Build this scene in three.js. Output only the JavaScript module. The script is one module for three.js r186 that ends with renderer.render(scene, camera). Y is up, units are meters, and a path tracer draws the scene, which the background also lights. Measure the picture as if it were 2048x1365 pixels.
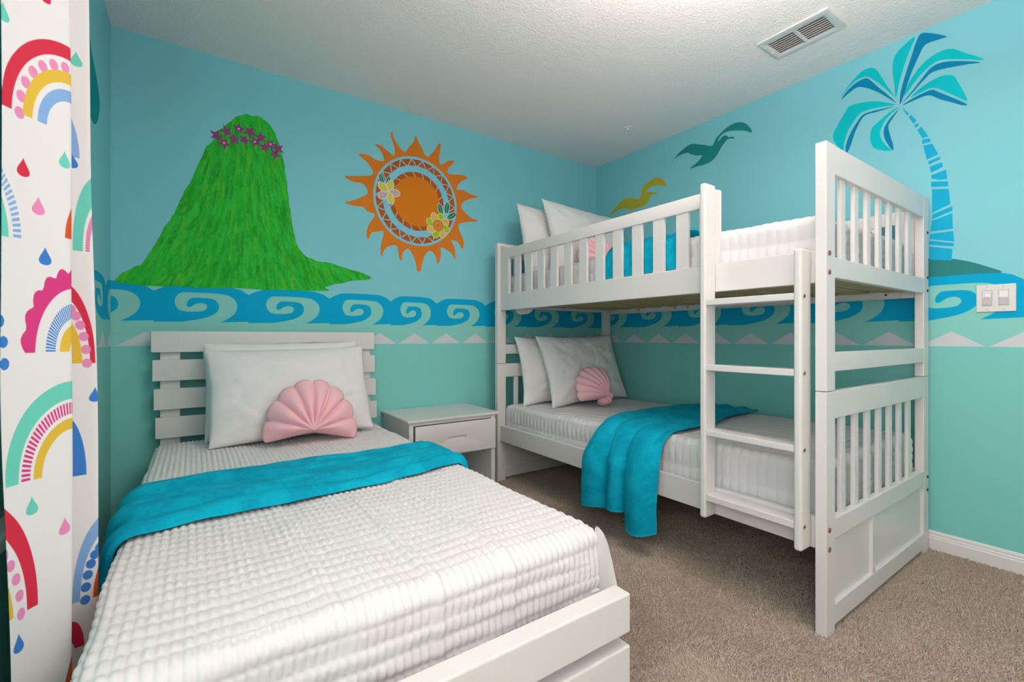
import * as THREE from 'three';
import { RoundedBoxGeometry } from 'three/addons/geometries/RoundedBoxGeometry.js';
import { mergeGeometries, mergeVertices, toCreasedNormals } from 'three/addons/utils/BufferGeometryUtils.js';
import { RectAreaLightUniformsLib } from 'three/addons/lights/RectAreaLightUniformsLib.js';
import { ImprovedNoise } from 'three/addons/math/ImprovedNoise.js';

/* ---------------------------------------------------------------- camera, sky, lights, exposure */
const scene = new THREE.Scene();
const renderer = new THREE.WebGLRenderer({ antialias: true });
renderer.toneMapping = THREE.LinearToneMapping;
renderer.toneMappingExposure = 0.88;
renderer.shadowMap.enabled = true;

const camera = new THREE.PerspectiveCamera(2 * Math.atan(682.5 / 915) * 180 / Math.PI, 2048 / 1365, 0.05, 60);
camera.position.set(-2.824, 0.988, 2.811);
const YAW = 34.7 * Math.PI / 180;
camera.lookAt(-2.824 + Math.sin(YAW), 0.988, 2.811 - Math.cos(YAW));
camera.setViewOffset(2048, 1365, 0, 7.5, 2048, 1365);
camera.updateProjectionMatrix();

scene.background = new THREE.Color(0.75, 0.87, 1.0);            // the pale daytime sky beyond the window
RectAreaLightUniformsLib.init();
const ROOM = { x0: -3.147, x1: 0, z0: 0, z1: 3.75, h: 2.44 };
const WIN = { z0: 2.25, z1: 3.65, y0: 0.62, y1: 1.86 };  // unseen left window opening, moved past the curtain to shape the light
const WIN2 = { x0: -2.95, x1: -1.45, y0: 0.75, y1: 2.05 };  // added opening behind the viewer, made up for frontal fill light
{
  // daylight through the left window, and fill from the added window behind the viewer
  const sky = new THREE.Color(1.0, 0.91, 0.89);
  const day = new THREE.RectAreaLight(sky, 4.5, WIN.z1 - WIN.z0 - 0.1, WIN.y1 - WIN.y0 - 0.1);
  day.position.set(-3.19, (WIN.y0 + WIN.y1) / 2, (WIN.z0 + WIN.z1) / 2);
  day.lookAt(0, (WIN.y0 + WIN.y1) / 2, (WIN.z0 + WIN.z1) / 2);
  scene.add(day);
  const day2 = new THREE.RectAreaLight(new THREE.Color(1.0, 0.875, 0.835), 1.6, WIN2.x1 - WIN2.x0 - 0.1, WIN2.y1 - WIN2.y0 - 0.1);
  day2.position.set((WIN2.x0 + WIN2.x1) / 2, (WIN2.y0 + WIN2.y1) / 2, ROOM.z1 + 0.043);
  day2.lookAt((WIN2.x0 + WIN2.x1) / 2, (WIN2.y0 + WIN2.y1) / 2, 0);
  scene.add(day2);
}

/* ---------------------------------------------------------------- helpers */
let seed = 7;
const rnd = () => { seed = (seed * 1664525 + 1013904223) >>> 0; return seed / 4294967296; };
const N3 = new ImprovedNoise();
const noise = (x, y, z = 0.5) => N3.noise(x, y, z);
const lerp = (a, b, t) => a + (b - a) * t;
const clamp = (x, a = 0, b = 1) => Math.min(b, Math.max(a, x));
const smooth = (a, b, x) => { const t = clamp((x - a) / (b - a)); return t * t * (3 - 2 * t); };
const C = (r, g, b) => new THREE.Color().setRGB(r, g, b);            // linear
const S = (r, g, b) => new THREE.Color().setRGB(r / 255, g / 255, b / 255, THREE.SRGBColorSpace);

const taken = {};
function numbered(name) { const n = taken[name] = (taken[name] ?? -1) + 1; return n ? name + '_' + String(n).padStart(3, '0') : name; }
function thing(name, label, category, [x, y, z] = [0, 0, 0], group) {
  const o = new THREE.Group(); o.name = numbered(name); o.position.set(x, y, z); scene.add(o);
  o.userData = { label, category }; if (group) o.userData.group = group;
  return o;
}
function tag(o, label, category, group) { o.name = numbered(o.name); o.userData.label = label; o.userData.category = category; if (group) o.userData.group = group; return o; }
// a named mesh; geometry in world coordinates, moved into the frame of its parent chain (groups here are only translated)
function obj(name, geo, material, parent = scene, label) {
  const m = new THREE.Mesh(geo, material); m.name = name; m.castShadow = m.receiveShadow = true;
  let p = parent, off = new THREE.Vector3();
  while (p && p !== scene) { off.add(p.position); p = p.parent; }
  if (off.lengthSq() > 0) geo.translate(-off.x, -off.y, -off.z);
  if (label) m.userData.label = label;
  parent.add(m); return m;
}
function struct(name, geo, material, label) { const m = obj(name, geo, material); m.userData.kind = 'structure'; if (label) m.userData.label = label; return m; }
// a rounded board from corner to corner
function bd(x0, x1, y0, y1, z0, z1, r = 0.003, seg = 2) {
  const w = x1 - x0, h = y1 - y0, d = z1 - z0;
  const g = new RoundedBoxGeometry(w, h, d, seg, Math.min(r, w / 2.05, h / 2.05, d / 2.05));
  g.translate((x0 + x1) / 2, (y0 + y1) / 2, (z0 + z1) / 2); return boxUV(g);
}
// uv in metres, chosen by the direction a face points
function boxUV(g) {
  const p = g.attributes.position, n = g.attributes.normal, uv = new Float32Array(p.count * 2);
  for (let i = 0; i < p.count; i++) {
    const ax = Math.abs(n.getX(i)), ay = Math.abs(n.getY(i)), az = Math.abs(n.getZ(i));
    const x = p.getX(i), y = p.getY(i), z = p.getZ(i);
    if (ax >= ay && ax >= az) { uv[2 * i] = z; uv[2 * i + 1] = y; } else if (ay >= az) { uv[2 * i] = x; uv[2 * i + 1] = z; } else { uv[2 * i] = x; uv[2 * i + 1] = y; }
  }
  g.setAttribute('uv', new THREE.BufferAttribute(uv, 2)); return g;
}
function planarUV(g, fu, fv) {
  const p = g.attributes.position, uv = new Float32Array(p.count * 2);
  for (let i = 0; i < p.count; i++) { uv[2 * i] = fu(p.getX(i), p.getY(i), p.getZ(i)); uv[2 * i + 1] = fv(p.getX(i), p.getY(i), p.getZ(i)); }
  g.setAttribute('uv', new THREE.BufferAttribute(uv, 2)); return g;
}
// a closed or open grid surface: f(i/nu, j/nv) -> [x, y, z, u, v]
function grid(nu, nv, f) {
  const pos = [], uv = [], idx = [];
  for (let j = 0; j <= nv; j++) for (let i = 0; i <= nu; i++) { const q = f(i / nu, j / nv); pos.push(q[0], q[1], q[2]); uv.push(q[3] ?? i / nu, q[4] ?? j / nv); }
  for (let j = 0; j < nv; j++) for (let i = 0; i < nu; i++) { const a = j * (nu + 1) + i, b = a + 1, c = a + nu + 1, d = c + 1; idx.push(a, b, d, a, d, c); }
  const g = new THREE.BufferGeometry();
  g.setAttribute('position', new THREE.Float32BufferAttribute(pos, 3)); g.setAttribute('uv', new THREE.Float32BufferAttribute(uv, 2));
  g.setIndex(idx); g.computeVertexNormals(); return g;
}
function cyl(r, h, seg = 20, r2 = r) { return new THREE.CylinderGeometry(r2, r, h, seg); }

/* ---------------------------------------------------------------- textures */
// tileable value noise, several octaves; returns 0..1
function tileNoise(n, cells, oct = 4, stretchY = 1) {
  const out = new Float32Array(n * n); let amp = 1, sum = 0;
  for (let o = 0; o < oct; o++) {
    const cx = cells << o, cy = Math.max(1, Math.round((cells << o) / stretchY)), lat = new Float32Array(cx * cy);
    for (let i = 0; i < lat.length; i++) lat[i] = rnd();
    for (let y = 0; y < n; y++) for (let x = 0; x < n; x++) {
      const fx = x / n * cx, fy = y / n * cy, ix = Math.floor(fx), iy = Math.floor(fy); let tx = fx - ix, ty = fy - iy; tx = tx * tx * (3 - 2 * tx); ty = ty * ty * (3 - 2 * ty);
      const a = lat[(iy % cy) * cx + ix % cx], b = lat[(iy % cy) * cx + (ix + 1) % cx], c = lat[((iy + 1) % cy) * cx + ix % cx], d = lat[((iy + 1) % cy) * cx + (ix + 1) % cx];
      out[y * n + x] += amp * lerp(lerp(a, b, tx), lerp(c, d, tx), ty);
    }
    sum += amp; amp *= 0.55;
  }
  for (let i = 0; i < out.length; i++) out[i] /= sum;
  return out;
}
function dataTex(n, f, srgb, rep = 1) {                       // f(i) -> grey or [r,g,b] in 0..1
  const d = new Uint8Array(n * n * 4);
  for (let i = 0; i < n * n; i++) { const v = f(i); const q = Array.isArray(v) ? v : [v, v, v]; for (let k = 0; k < 3; k++) d[4 * i + k] = clamp(q[k]) * 255; d[4 * i + 3] = 255; }
  const t = new THREE.DataTexture(d, n, n); t.wrapS = t.wrapT = THREE.RepeatWrapping; t.magFilter = THREE.LinearFilter; t.minFilter = THREE.LinearMipmapLinearFilter; t.generateMipmaps = true;
  if (srgb) t.colorSpace = THREE.SRGBColorSpace; t.repeat.set(rep, rep); t.needsUpdate = true; return t;
}
function canvasTex(w, h, draw) {
  const c = document.createElement('canvas'); c.width = w; c.height = h; const g = c.getContext('2d'); draw(g, w, h);
  const t = new THREE.CanvasTexture(c); t.colorSpace = THREE.SRGBColorSpace; t.anisotropy = 8; return t;
}
const nz = tileNoise(512, 8, 5), nzFine = tileNoise(512, 64, 3), nzStreak = tileNoise(512, 32, 4, 16);

const M = {};
const std = (o) => new THREE.MeshStandardMaterial(o), phy = (o) => new THREE.MeshPhysicalMaterial(o);
M.paintWhite = std({ color: C(0.745, 0.73, 0.705), roughness: 0.36, bumpMap: dataTex(512, (i) => nzStreak[i], false, 1.5), bumpScale: 0.0006 });
M.trim = std({ color: C(0.80, 0.79, 0.77), roughness: 0.45 });
M.plastic = std({ color: C(0.78, 0.77, 0.75), roughness: 0.3 });
M.plasticGrey = std({ color: C(0.55, 0.56, 0.54), roughness: 0.3 });
M.plasticBright = std({ color: C(0.9, 0.9, 0.89), roughness: 0.25 });
M.ventMetal = std({ color: C(0.68, 0.69, 0.67), roughness: 0.4 });
M.galvanised = std({ color: C(0.42, 0.42, 0.41), roughness: 0.5, metalness: 0.6 });
M.dark = std({ color: C(0.02, 0.02, 0.02), roughness: 0.7 });
M.copper = std({ color: C(0.42, 0.2, 0.1), roughness: 0.4, metalness: 0.7 });
M.steel = std({ color: C(0.5, 0.48, 0.4), roughness: 0.35, metalness: 0.8 });
const weave = dataTex(512, (i) => { const x = i % 512, y = i >> 9; return 0.5 + 0.25 * Math.sin(x * Math.PI / 4) * Math.sin(y * Math.PI / 4) + 0.35 * (nzFine[i] - 0.5); }, false, 9);
M.quilt = phy({ color: C(0.74, 0.73, 0.725), roughness: 0.92, sheen: 0.25, sheenRoughness: 0.6, bumpMap: weave, bumpScale: 0.0004 });
M.pillow = phy({ color: C(0.82, 0.815, 0.80), roughness: 0.85, sheen: 0.2, sheenRoughness: 0.6, bumpMap: weave, bumpScale: 0.0002 });
M.sheet = phy({ color: C(0.83, 0.825, 0.81), roughness: 0.85, bumpMap: weave, bumpScale: 0.0002 });
const plushTex = dataTex(512, (i) => { const k = nz[i], a = 0.2 + 0.6 * smooth(0.36, 0.66, k), f = nzFine[i] - 0.5; return [clamp(lerp(0.0, 0.03, a) + 0.02 * f), lerp(0.595, 0.695, a) + 0.05 * f, lerp(0.705, 0.795, a) + 0.05 * f]; }, true, 2.2);
M.throwTeal = phy({ map: plushTex, roughness: 0.9, specularIntensity: 0.3, sheen: 0.5, sheenRoughness: 0.45, sheenColor: S(20, 190, 225), bumpMap: dataTex(512, (i) => nzFine[i], false, 5), bumpScale: 0.0009 });
M.pink = phy({ color: S(253, 198, 205), roughness: 0.85, sheen: 0.6, sheenRoughness: 0.5, sheenColor: S(255, 215, 220), bumpMap: dataTex(512, (i) => nzFine[i], false, 7), bumpScale: 0.0006 });
M.pine = std({ map: dataTex(512, (i) => { const s = nzStreak[i], k = 0.35 + 0.65 * s; return [0.60 + 0.2 * k, 0.54 + 0.17 * k, 0.38 + 0.15 * k]; }, true, 1), roughness: 0.7 });
M.ceiling = std({ color: C(0.90, 0.865, 0.835), roughness: 0.95, bumpMap: dataTex(512, (i) => smooth(0.42, 0.6, nzFine[i] * 0.55 + nz[i] * 0.45), false, 2.2), bumpScale: 0.0009 });

/* ---------------------------------------------------------------- walls, with the mural paint */
const rollerBump = dataTex(512, (i) => nzFine[i] * 0.7 + nz[i] * 0.3, false, 1);
const P_SKY = [134, 208, 218], P_SEA = [130, 208, 201], P_BAND = [140, 212, 202], P_BLUE = [0, 170, 214], P_TRI = [212, 218, 220];
const rgb = (p) => `rgb(${p[0]},${p[1]},${p[2]})`;
// one unit of the wave frieze: s across the unit (0 = left valley, 1 = right valley), y in metres
const SWIRL = [[.677,1.063],[.74,1.077],[.804,1.094],[.853,1.117],[.877,1.152],[.853,1.182],[.799,1.201],[.735,1.211],[.6,1.214],[.448,1.214],[.324,1.214],[.271,1.212],[.228,1.199],[.204,1.177],[.202,1.158],[.218,1.14],[.252,1.122],[.31,1.117],[.373,1.116],[.448,1.118],[.508,1.123],[.538,1.135],[.543,1.147],[.523,1.158],[.488,1.162],[.448,1.161],[.413,1.156],[.378,1.144],[.349,1.138],[.329,1.142],[.322,1.153],[.334,1.17],[.364,1.184],[.398,1.188],[.498,1.188],[.574,1.187],[.631,1.179],[.657,1.166],[.67,1.144],[.657,1.122],[.62,1.108],[.549,1.091],[.448,1.079],[.349,1.071],[.204,1.061]];
const HUMP = [[0, 1.214], [0.09, 1.234], [0.19, 1.249], [0.37, 1.252], [0.6, 1.253], [0.8, 1.25], [0.92, 1.236], [1, 1.214]];
function frieze(valleys, triangles, width, height, u0, dy) {
  return canvasTex(2048, 1588, (g, w, h) => {
    const X = (u) => (u - u0) / width * w, Y = (y) => h - y / height * h;
    const fill = (c, pts, soft) => {
      g.fillStyle = rgb(c); g.beginPath();
      pts.forEach(([u, y], i) => {
        if (!soft) { i ? g.lineTo(X(u), Y(y)) : g.moveTo(X(u), Y(y)); return; }
        const n = pts[(i + 1) % pts.length], mx = (X(u) + X(n[0])) / 2, my = (Y(y) + Y(n[1])) / 2;
        if (i === 0) g.moveTo(mx, my); else g.quadraticCurveTo(X(u), Y(y), mx, my);
      });
      g.closePath(); g.fill();
    };
    g.fillStyle = rgb(P_SKY); g.fillRect(0, 0, w, h);
    g.fillStyle = rgb(P_BAND); g.fillRect(0, Y(1.236 + dy), w, Y(0.9) - Y(1.236 + dy));
    g.fillStyle = rgb(P_SEA); g.fillRect(0, Y(0.947), w, h - Y(0.947));
    for (const [a, b] of triangles) fill(P_TRI, [[a + 0.006, 0.947], [(a + b) / 2, 1.015], [b - 0.006, 0.947]]);
    for (let k = 0; k + 1 < valleys.length; k++) {
      const a = valleys[k], b = valleys[k + 1], U = (s) => a + (b - a) * s, V = (y) => y + dy * (y - 1.06) / 0.19;
      const top = HUMP.map(([s, y]) => [U(s), V(y)]);
      fill(P_BLUE, [...top, [U(1) + 0.002, 1.071], [U(0.677), 1.066], [U(0.5), 1.068], [U(0), 1.064]]);
      g.fillStyle = rgb(P_BAND); g.beginPath();
      g.moveTo(X(U(0.677)), Y(1.064));
      for (let i = 1; i < SWIRL.length - 1; i++) { const [s, y] = SWIRL[i], n = SWIRL[i + 1]; g.quadraticCurveTo(X(U(s)), Y(V(y)), (X(U(s)) + X(U(n[0]))) / 2, (Y(V(y)) + Y(V(n[1]))) / 2); }
      g.lineTo(X(U(0.204)), Y(1.062)); g.lineTo(X(U(0.204)), Y(1.04)); g.lineTo(X(U(0.677)), Y(1.04)); g.closePath(); g.fill();
    }
  });
}
const seq = (a, step, n) => Array.from({ length: n }, (_, k) => [a + step * k, a + step * (k + 1)]);
const wallMat = (map) => phy({ map, roughness: 0.8, specularIntensity: 0.35, bumpMap: rollerBump, bumpScale: 0.0012 });
const H = ROOM.h, T = 0.12;
{
  const g = new THREE.BoxGeometry(-ROOM.x0 + 2 * T, H, T); g.translate(ROOM.x0 / 2, H / 2, -T / 2);
  planarUV(g, (x) => (x - ROOM.x0) / -ROOM.x0, (x, y) => y / H);
  struct('wall_back', g, wallMat(frieze([-3.385, -2.989, -2.59, -2.179, -1.809, -1.494, -1.11, -0.74, -0.37, 0.03], seq(-1.765 - 0.2285 * 7, 0.2285, 16), -ROOM.x0, H, ROOM.x0, 0)), 'turquoise painted wall behind the headboards with a blue wave frieze');
}
{
  const g = new THREE.BoxGeometry(T, H, ROOM.z1 + 2 * T); g.translate(T / 2, H / 2, ROOM.z1 / 2);
  planarUV(g, (x, y, z) => z / ROOM.z1, (x, y) => y / H);
  struct('wall_right', g, wallMat(frieze([-0.37, -0.01, 0.39, 0.81, 1.18, 1.61, 2.05, 2.46, 2.86, 3.26, 3.66, 4.06], seq(0.07 - 0.2283 * 2, 0.2283, 19), ROOM.z1, H, 0, 0.018)), 'turquoise painted wall behind the bunk bed with palm tree and birds');
}
{
  const s = new THREE.Shape(); s.moveTo(-T, 0); s.lineTo(ROOM.z1 + T, 0); s.lineTo(ROOM.z1 + T, H); s.lineTo(-T, H); s.closePath();
  const hole = new THREE.Path(); hole.moveTo(WIN.z0, WIN.y0); hole.lineTo(WIN.z0, WIN.y1); hole.lineTo(WIN.z1, WIN.y1); hole.lineTo(WIN.z1, WIN.y0); hole.closePath(); s.holes.push(hole);
  const g = new THREE.ExtrudeGeometry(s, { depth: T, bevelEnabled: false });
  g.rotateY(-Math.PI / 2); g.translate(ROOM.x0, 0, 0);          // shape x -> +z, thickness towards -x
  planarUV(g, (x, y, z) => z / ROOM.z1, (x, y) => y / H);
  struct('wall_left', g, wallMat(frieze([-0.26, 0.14, 0.54, 0.94, 1.34, 1.74, 2.14, 2.54, 2.94, 3.34, 3.74, 4.14], seq(-0.11, 0.2283, 18), ROOM.z1, H, 0, 0)), 'turquoise painted wall with the unseen window past the curtain');
}
{
  const s = new THREE.Shape(); s.moveTo(ROOM.x0 - T, 0); s.lineTo(T, 0); s.lineTo(T, H); s.lineTo(ROOM.x0 - T, H); s.closePath();
  const hole = new THREE.Path(); hole.moveTo(WIN2.x0, WIN2.y0); hole.lineTo(WIN2.x0, WIN2.y1); hole.lineTo(WIN2.x1, WIN2.y1); hole.lineTo(WIN2.x1, WIN2.y0); hole.closePath(); s.holes.push(hole);
  const g = new THREE.ExtrudeGeometry(s, { depth: T, bevelEnabled: false }); g.translate(0, 0, ROOM.z1);
  struct('wall_front', boxUV(g), std({ color: C(0.78, 0.76, 0.73), roughness: 0.7 }), 'plain white wall with an added window behind the viewer');
}
{
  // the ceiling slab, open where the air duct comes down
  const s = new THREE.Shape(); s.moveTo(ROOM.x0 - T, -T); s.lineTo(T, -T); s.lineTo(T, ROOM.z1 + T); s.lineTo(ROOM.x0 - T, ROOM.z1 + T); s.closePath();
  const hole = new THREE.Path(); hole.moveTo(-0.512, 1.667); hole.lineTo(-0.512, 1.923); hole.lineTo(-0.365, 1.923); hole.lineTo(-0.365, 1.667); hole.closePath(); s.holes.push(hole);
  const g = new THREE.ExtrudeGeometry(s, { depth: T, bevelEnabled: false }); g.rotateX(Math.PI / 2); g.translate(0, H + T, 0);
  struct('ceiling', boxUV(g), M.ceiling, 'off-white textured ceiling');
}
// carpet: a short beige pile with brushed patches
{
  const pile = dataTex(512, (i) => nzFine[i] * 0.9 + nz[i] * 0.1, false, 5);
  const tone = dataTex(512, (i) => { const f = (nzFine[i] - 0.5) * 0.30; return [0.72 + f * 0.55, 0.655 + f * 0.55, 0.585 + f * 0.55]; }, true, 2.5);
  M.carpet = std({ map: tone, roughness: 1, bumpMap: pile, bumpScale: 0.006 });
  const g = new THREE.BoxGeometry(-ROOM.x0 + 2 * T, T, ROOM.z1 + 2 * T); g.translate(ROOM.x0 / 2, -T / 2, ROOM.z1 / 2);
  const floor = struct('floor', boxUV(g), M.carpet, 'beige short pile carpet');
  // the pile itself: short leaning tufts over the part of the floor that can be seen
  const tuft = new THREE.ConeGeometry(0.0030, 0.011, 3, 1, true); tuft.translate(0, 0.0045, 0);
  const x0 = -2.05, x1 = -0.012, z0 = 0.1, z1 = 3.2, n = 340000;
  const im = new THREE.InstancedMesh(tuft, std({ color: 0xffffff, roughness: 1 }), n); im.name = 'carpet_pile'; im.userData.kind = 'stuff'; im.userData.label = 'short beige carpet tufts';
  const m = new THREE.Matrix4(), q = new THREE.Quaternion(), e = new THREE.Euler(), s = new THREE.Vector3(), t = new THREE.Vector3(), c = new THREE.Color();
  for (let i = 0; i < n; i++) {
    const x = lerp(x0, x1, rnd()), z = lerp(z0, z1, rnd());
    const dir = 6 * noise(x * 1.7, z * 1.7, 11.3) + 2.2 * noise(x * 6, z * 6, 3.3), k = 0.35 + 0.55 * rnd();
    e.set(k * Math.sin(dir) + 0.5 * (rnd() - 0.5), rnd() * 6.283, k * Math.cos(dir) + 0.5 * (rnd() - 0.5)); q.setFromEuler(e);
    const f = 0.8 + 0.5 * rnd(); s.set(f, 0.75 + 0.5 * rnd(), f); t.set(x, 0, z); m.compose(t, q, s); im.setMatrixAt(i, m);
    const v = 0.80 + 0.4 * rnd(); c.setRGB(0.52 * v, 0.435 * v, 0.345 * v); im.setColorAt(i, c);
  }
  floor.add(im);
}
// baseboards with a stepped moulding profile
function baseboard(name, a, b) {
  const prof = [[0, 0], [0.014, 0], [0.014, 0.055], [0.011, 0.060], [0.011, 0.066], [0.008, 0.070], [0.008, 0.080], [0.004, 0.088], [0, 0.088]];
  const s = new THREE.Shape(prof.map(([x, y]) => new THREE.Vector2(x, y)));
  const len = a.distanceTo(b), g = new THREE.ExtrudeGeometry(s, { depth: len, bevelEnabled: false });
  const dir = b.clone().sub(a).normalize(), up = new THREE.Vector3(0, 1, 0), out = new THREE.Vector3().crossVectors(up, dir);
  g.applyMatrix4(new THREE.Matrix4().makeBasis(out, up, dir).setPosition(a)); struct(name, g, M.trim);
}
const V3 = (x, y, z) => new THREE.Vector3(x, y, z);
baseboard('baseboard_back', V3(0, 0, 0), V3(ROOM.x0, 0, 0));
baseboard('baseboard_right', V3(0, 0, ROOM.z1), V3(0, 0, 0));
baseboard('baseboard_left', V3(ROOM.x0, 0, 0), V3(ROOM.x0, 0, ROOM.z1));
baseboard('baseboard_front', V3(ROOM.x0, 0, ROOM.z1), V3(0, 0, ROOM.z1));

// the left window, placed for its light, and one added behind the viewer
const glass = phy({ color: 0xffffff, transmission: 1, thickness: 0, roughness: 0.02, ior: 1.5 });
function windowUnit(name, label, a0, a1, y0, y1, box) {          // box(a0, a1, y0, y1, d0, d1): a along the wall, d outwards from the room face
  const w = 0.045, ym = (y0 + y1) / 2, am = (a0 + a1) / 2;
  const win = struct(name, mergeGeometries([box(a0, a1, y0, y0 + w, 0.045, 0.09), box(a0, a1, y1 - w, y1, 0.045, 0.09), box(a0, a0 + w, y0, y1, 0.045, 0.09), box(a1 - w, a1, y0, y1, 0.045, 0.09), box(am - 0.03, am + 0.03, y0, y1, 0.045, 0.09), box(a0, a1, ym - 0.02, ym + 0.02, 0.047, 0.088)]), M.trim, label);
  for (const [p, q] of [[a0 + 0.02, am], [am, a1 - 0.02]]) for (const [r, t] of [[y0 + 0.02, ym], [ym, y1 - 0.02]]) obj('pane', box(p, q, r, t, 0.066, 0.072), glass, win);
}
windowUnit('window_1', 'unseen white framed window in the left wall, placed for its light', WIN.z0, WIN.z1, WIN.y0, WIN.y1, (a0, a1, y0, y1, d0, d1) => bd(ROOM.x0 - d1, ROOM.x0 - d0, y0, y1, a0, a1, 0.002));
windowUnit('added_window_2', 'added white framed window behind the viewer, made up for fill light', WIN2.x0, WIN2.x1, WIN2.y0, WIN2.y1, (a0, a1, y0, y1, d0, d1) => bd(a0, a1, y0, y1, ROOM.z1 + d0, ROOM.z1 + d1, 0.002));
struct('trim_1', bd(ROOM.x0 - 0.05, ROOM.x0 + 0.035, WIN.y0 - 0.028, WIN.y0 + 0.002, 1.44, WIN.z1 + 0.03, 0.008, 3), M.trim, 'white window sill beside the curtain');
struct('trim_2', bd(WIN2.x0 - 0.03, WIN2.x1 + 0.03, WIN2.y0 - 0.028, WIN2.y0 + 0.002, ROOM.z1 - 0.035, ROOM.z1 + 0.05, 0.008, 3), M.trim, 'white sill of the added window behind the viewer');

/* ---------------------------------------------------------------- mural figures: flat paint shapes on the walls (u along the wall, v up, metres) */
const PALM_LIGHT = [[[2.038,2.162],[2.032,2.235],[2.026,2.289],[2.027,2.339],[2.036,2.372],[2.062,2.399],[2.11,2.423],[2.097,2.383],[2.078,2.329],[2.062,2.272],[2.048,2.213]],[[2.072,2.158],[2.082,2.198],[2.101,2.234],[2.138,2.279],[2.179,2.302],[2.214,2.306],[2.245,2.296],[2.279,2.263],[2.343,2.199],[2.279,2.232],[2.228,2.257],[2.193,2.267],[2.16,2.254],[2.12,2.22]],[[2.097,2.14],[2.124,2.165],[2.16,2.182],[2.203,2.191],[2.243,2.176],[2.259,2.142],[2.29,2.045],[2.255,2.076],[2.182,2.147],[2.138,2.148]],[[2.034,2.169],[2.006,2.212],[1.965,2.272],[1.931,2.313],[1.904,2.326],[1.864,2.318],[1.807,2.27],[1.842,2.312],[1.887,2.352],[1.926,2.362],[1.956,2.345],[1.977,2.302],[2.006,2.232]],[[2.036,2.129],[1.998,2.157],[1.939,2.187],[1.851,2.203],[1.825,2.178],[1.79,2.121],[1.77,2.079],[1.776,2.038],[1.814,1.979],[1.821,2.017],[1.837,2.071],[1.864,2.114],[1.891,2.144],[1.931,2.149],[1.981,2.141]],[[2.05,2.112],[2.022,2.106],[1.977,2.078],[1.943,2.052],[1.935,2.009],[1.939,1.971],[1.96,1.937],[2.018,1.909],[1.998,1.945],[1.979,1.987],[1.977,2.024],[1.994,2.064],[2.018,2.09]]];
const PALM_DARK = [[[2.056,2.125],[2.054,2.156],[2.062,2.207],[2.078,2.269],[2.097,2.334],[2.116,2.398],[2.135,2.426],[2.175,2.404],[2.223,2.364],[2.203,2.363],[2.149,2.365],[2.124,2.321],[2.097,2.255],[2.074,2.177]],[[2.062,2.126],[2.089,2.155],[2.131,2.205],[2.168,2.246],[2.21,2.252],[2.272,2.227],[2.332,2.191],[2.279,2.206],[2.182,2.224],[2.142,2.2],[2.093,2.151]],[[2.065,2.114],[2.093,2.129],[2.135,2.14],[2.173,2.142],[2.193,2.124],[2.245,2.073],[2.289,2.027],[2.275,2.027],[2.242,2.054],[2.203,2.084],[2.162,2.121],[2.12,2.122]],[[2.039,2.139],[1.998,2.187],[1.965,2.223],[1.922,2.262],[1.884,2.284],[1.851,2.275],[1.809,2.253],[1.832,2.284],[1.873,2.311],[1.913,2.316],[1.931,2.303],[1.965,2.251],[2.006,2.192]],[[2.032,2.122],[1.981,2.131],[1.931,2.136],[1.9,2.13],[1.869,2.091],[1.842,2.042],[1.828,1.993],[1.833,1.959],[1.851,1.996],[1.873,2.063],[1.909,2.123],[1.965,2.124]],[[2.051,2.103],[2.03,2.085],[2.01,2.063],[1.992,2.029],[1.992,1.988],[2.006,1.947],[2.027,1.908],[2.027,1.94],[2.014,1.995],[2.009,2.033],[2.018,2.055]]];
const PALM_TRUNK = [[[2.062,2.107],[2.089,2.064],[2.081,2.059]],[[2.096,2.057],[2.117,2.021],[2.106,2.009],[2.087,2.048]],[[2.12,2.007],[2.126,1.997],[2.114,1.987],[2.107,2.0]],[[2.134,1.985],[2.16,1.929],[2.138,1.928],[2.119,1.974]],[[2.138,1.923],[2.166,1.918],[2.167,1.9],[2.136,1.903]],[[2.141,1.892],[2.173,1.891],[2.194,1.835],[2.154,1.822]],[[2.159,1.813],[2.2,1.821],[2.202,1.809],[2.162,1.797]],[[2.164,1.786],[2.206,1.794],[2.211,1.773],[2.169,1.756]],[[2.169,1.744],[2.221,1.756],[2.225,1.711],[2.196,1.715],[2.171,1.728]],[[2.169,1.715],[2.227,1.701],[2.229,1.677],[2.169,1.689]],[[2.172,1.679],[2.23,1.665],[2.235,1.594],[2.173,1.569]],[[2.174,1.561],[2.242,1.584],[2.243,1.563],[2.172,1.537]],[[2.172,1.531],[2.242,1.552],[2.244,1.48],[2.166,1.482]],[[2.166,1.471],[2.245,1.47],[2.248,1.421],[2.163,1.448]],[[2.163,1.44],[2.247,1.414],[2.246,1.399],[2.162,1.421]],[[2.162,1.413],[2.243,1.389],[2.239,1.337],[2.164,1.351]]];
const ISLAND = [[[2.015,1.371],[2.111,1.367],[2.2,1.348],[2.239,1.345],[2.299,1.323],[2.354,1.294],[2.397,1.265],[2.315,1.268],[2.16,1.269],[2.015,1.272]]];
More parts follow.
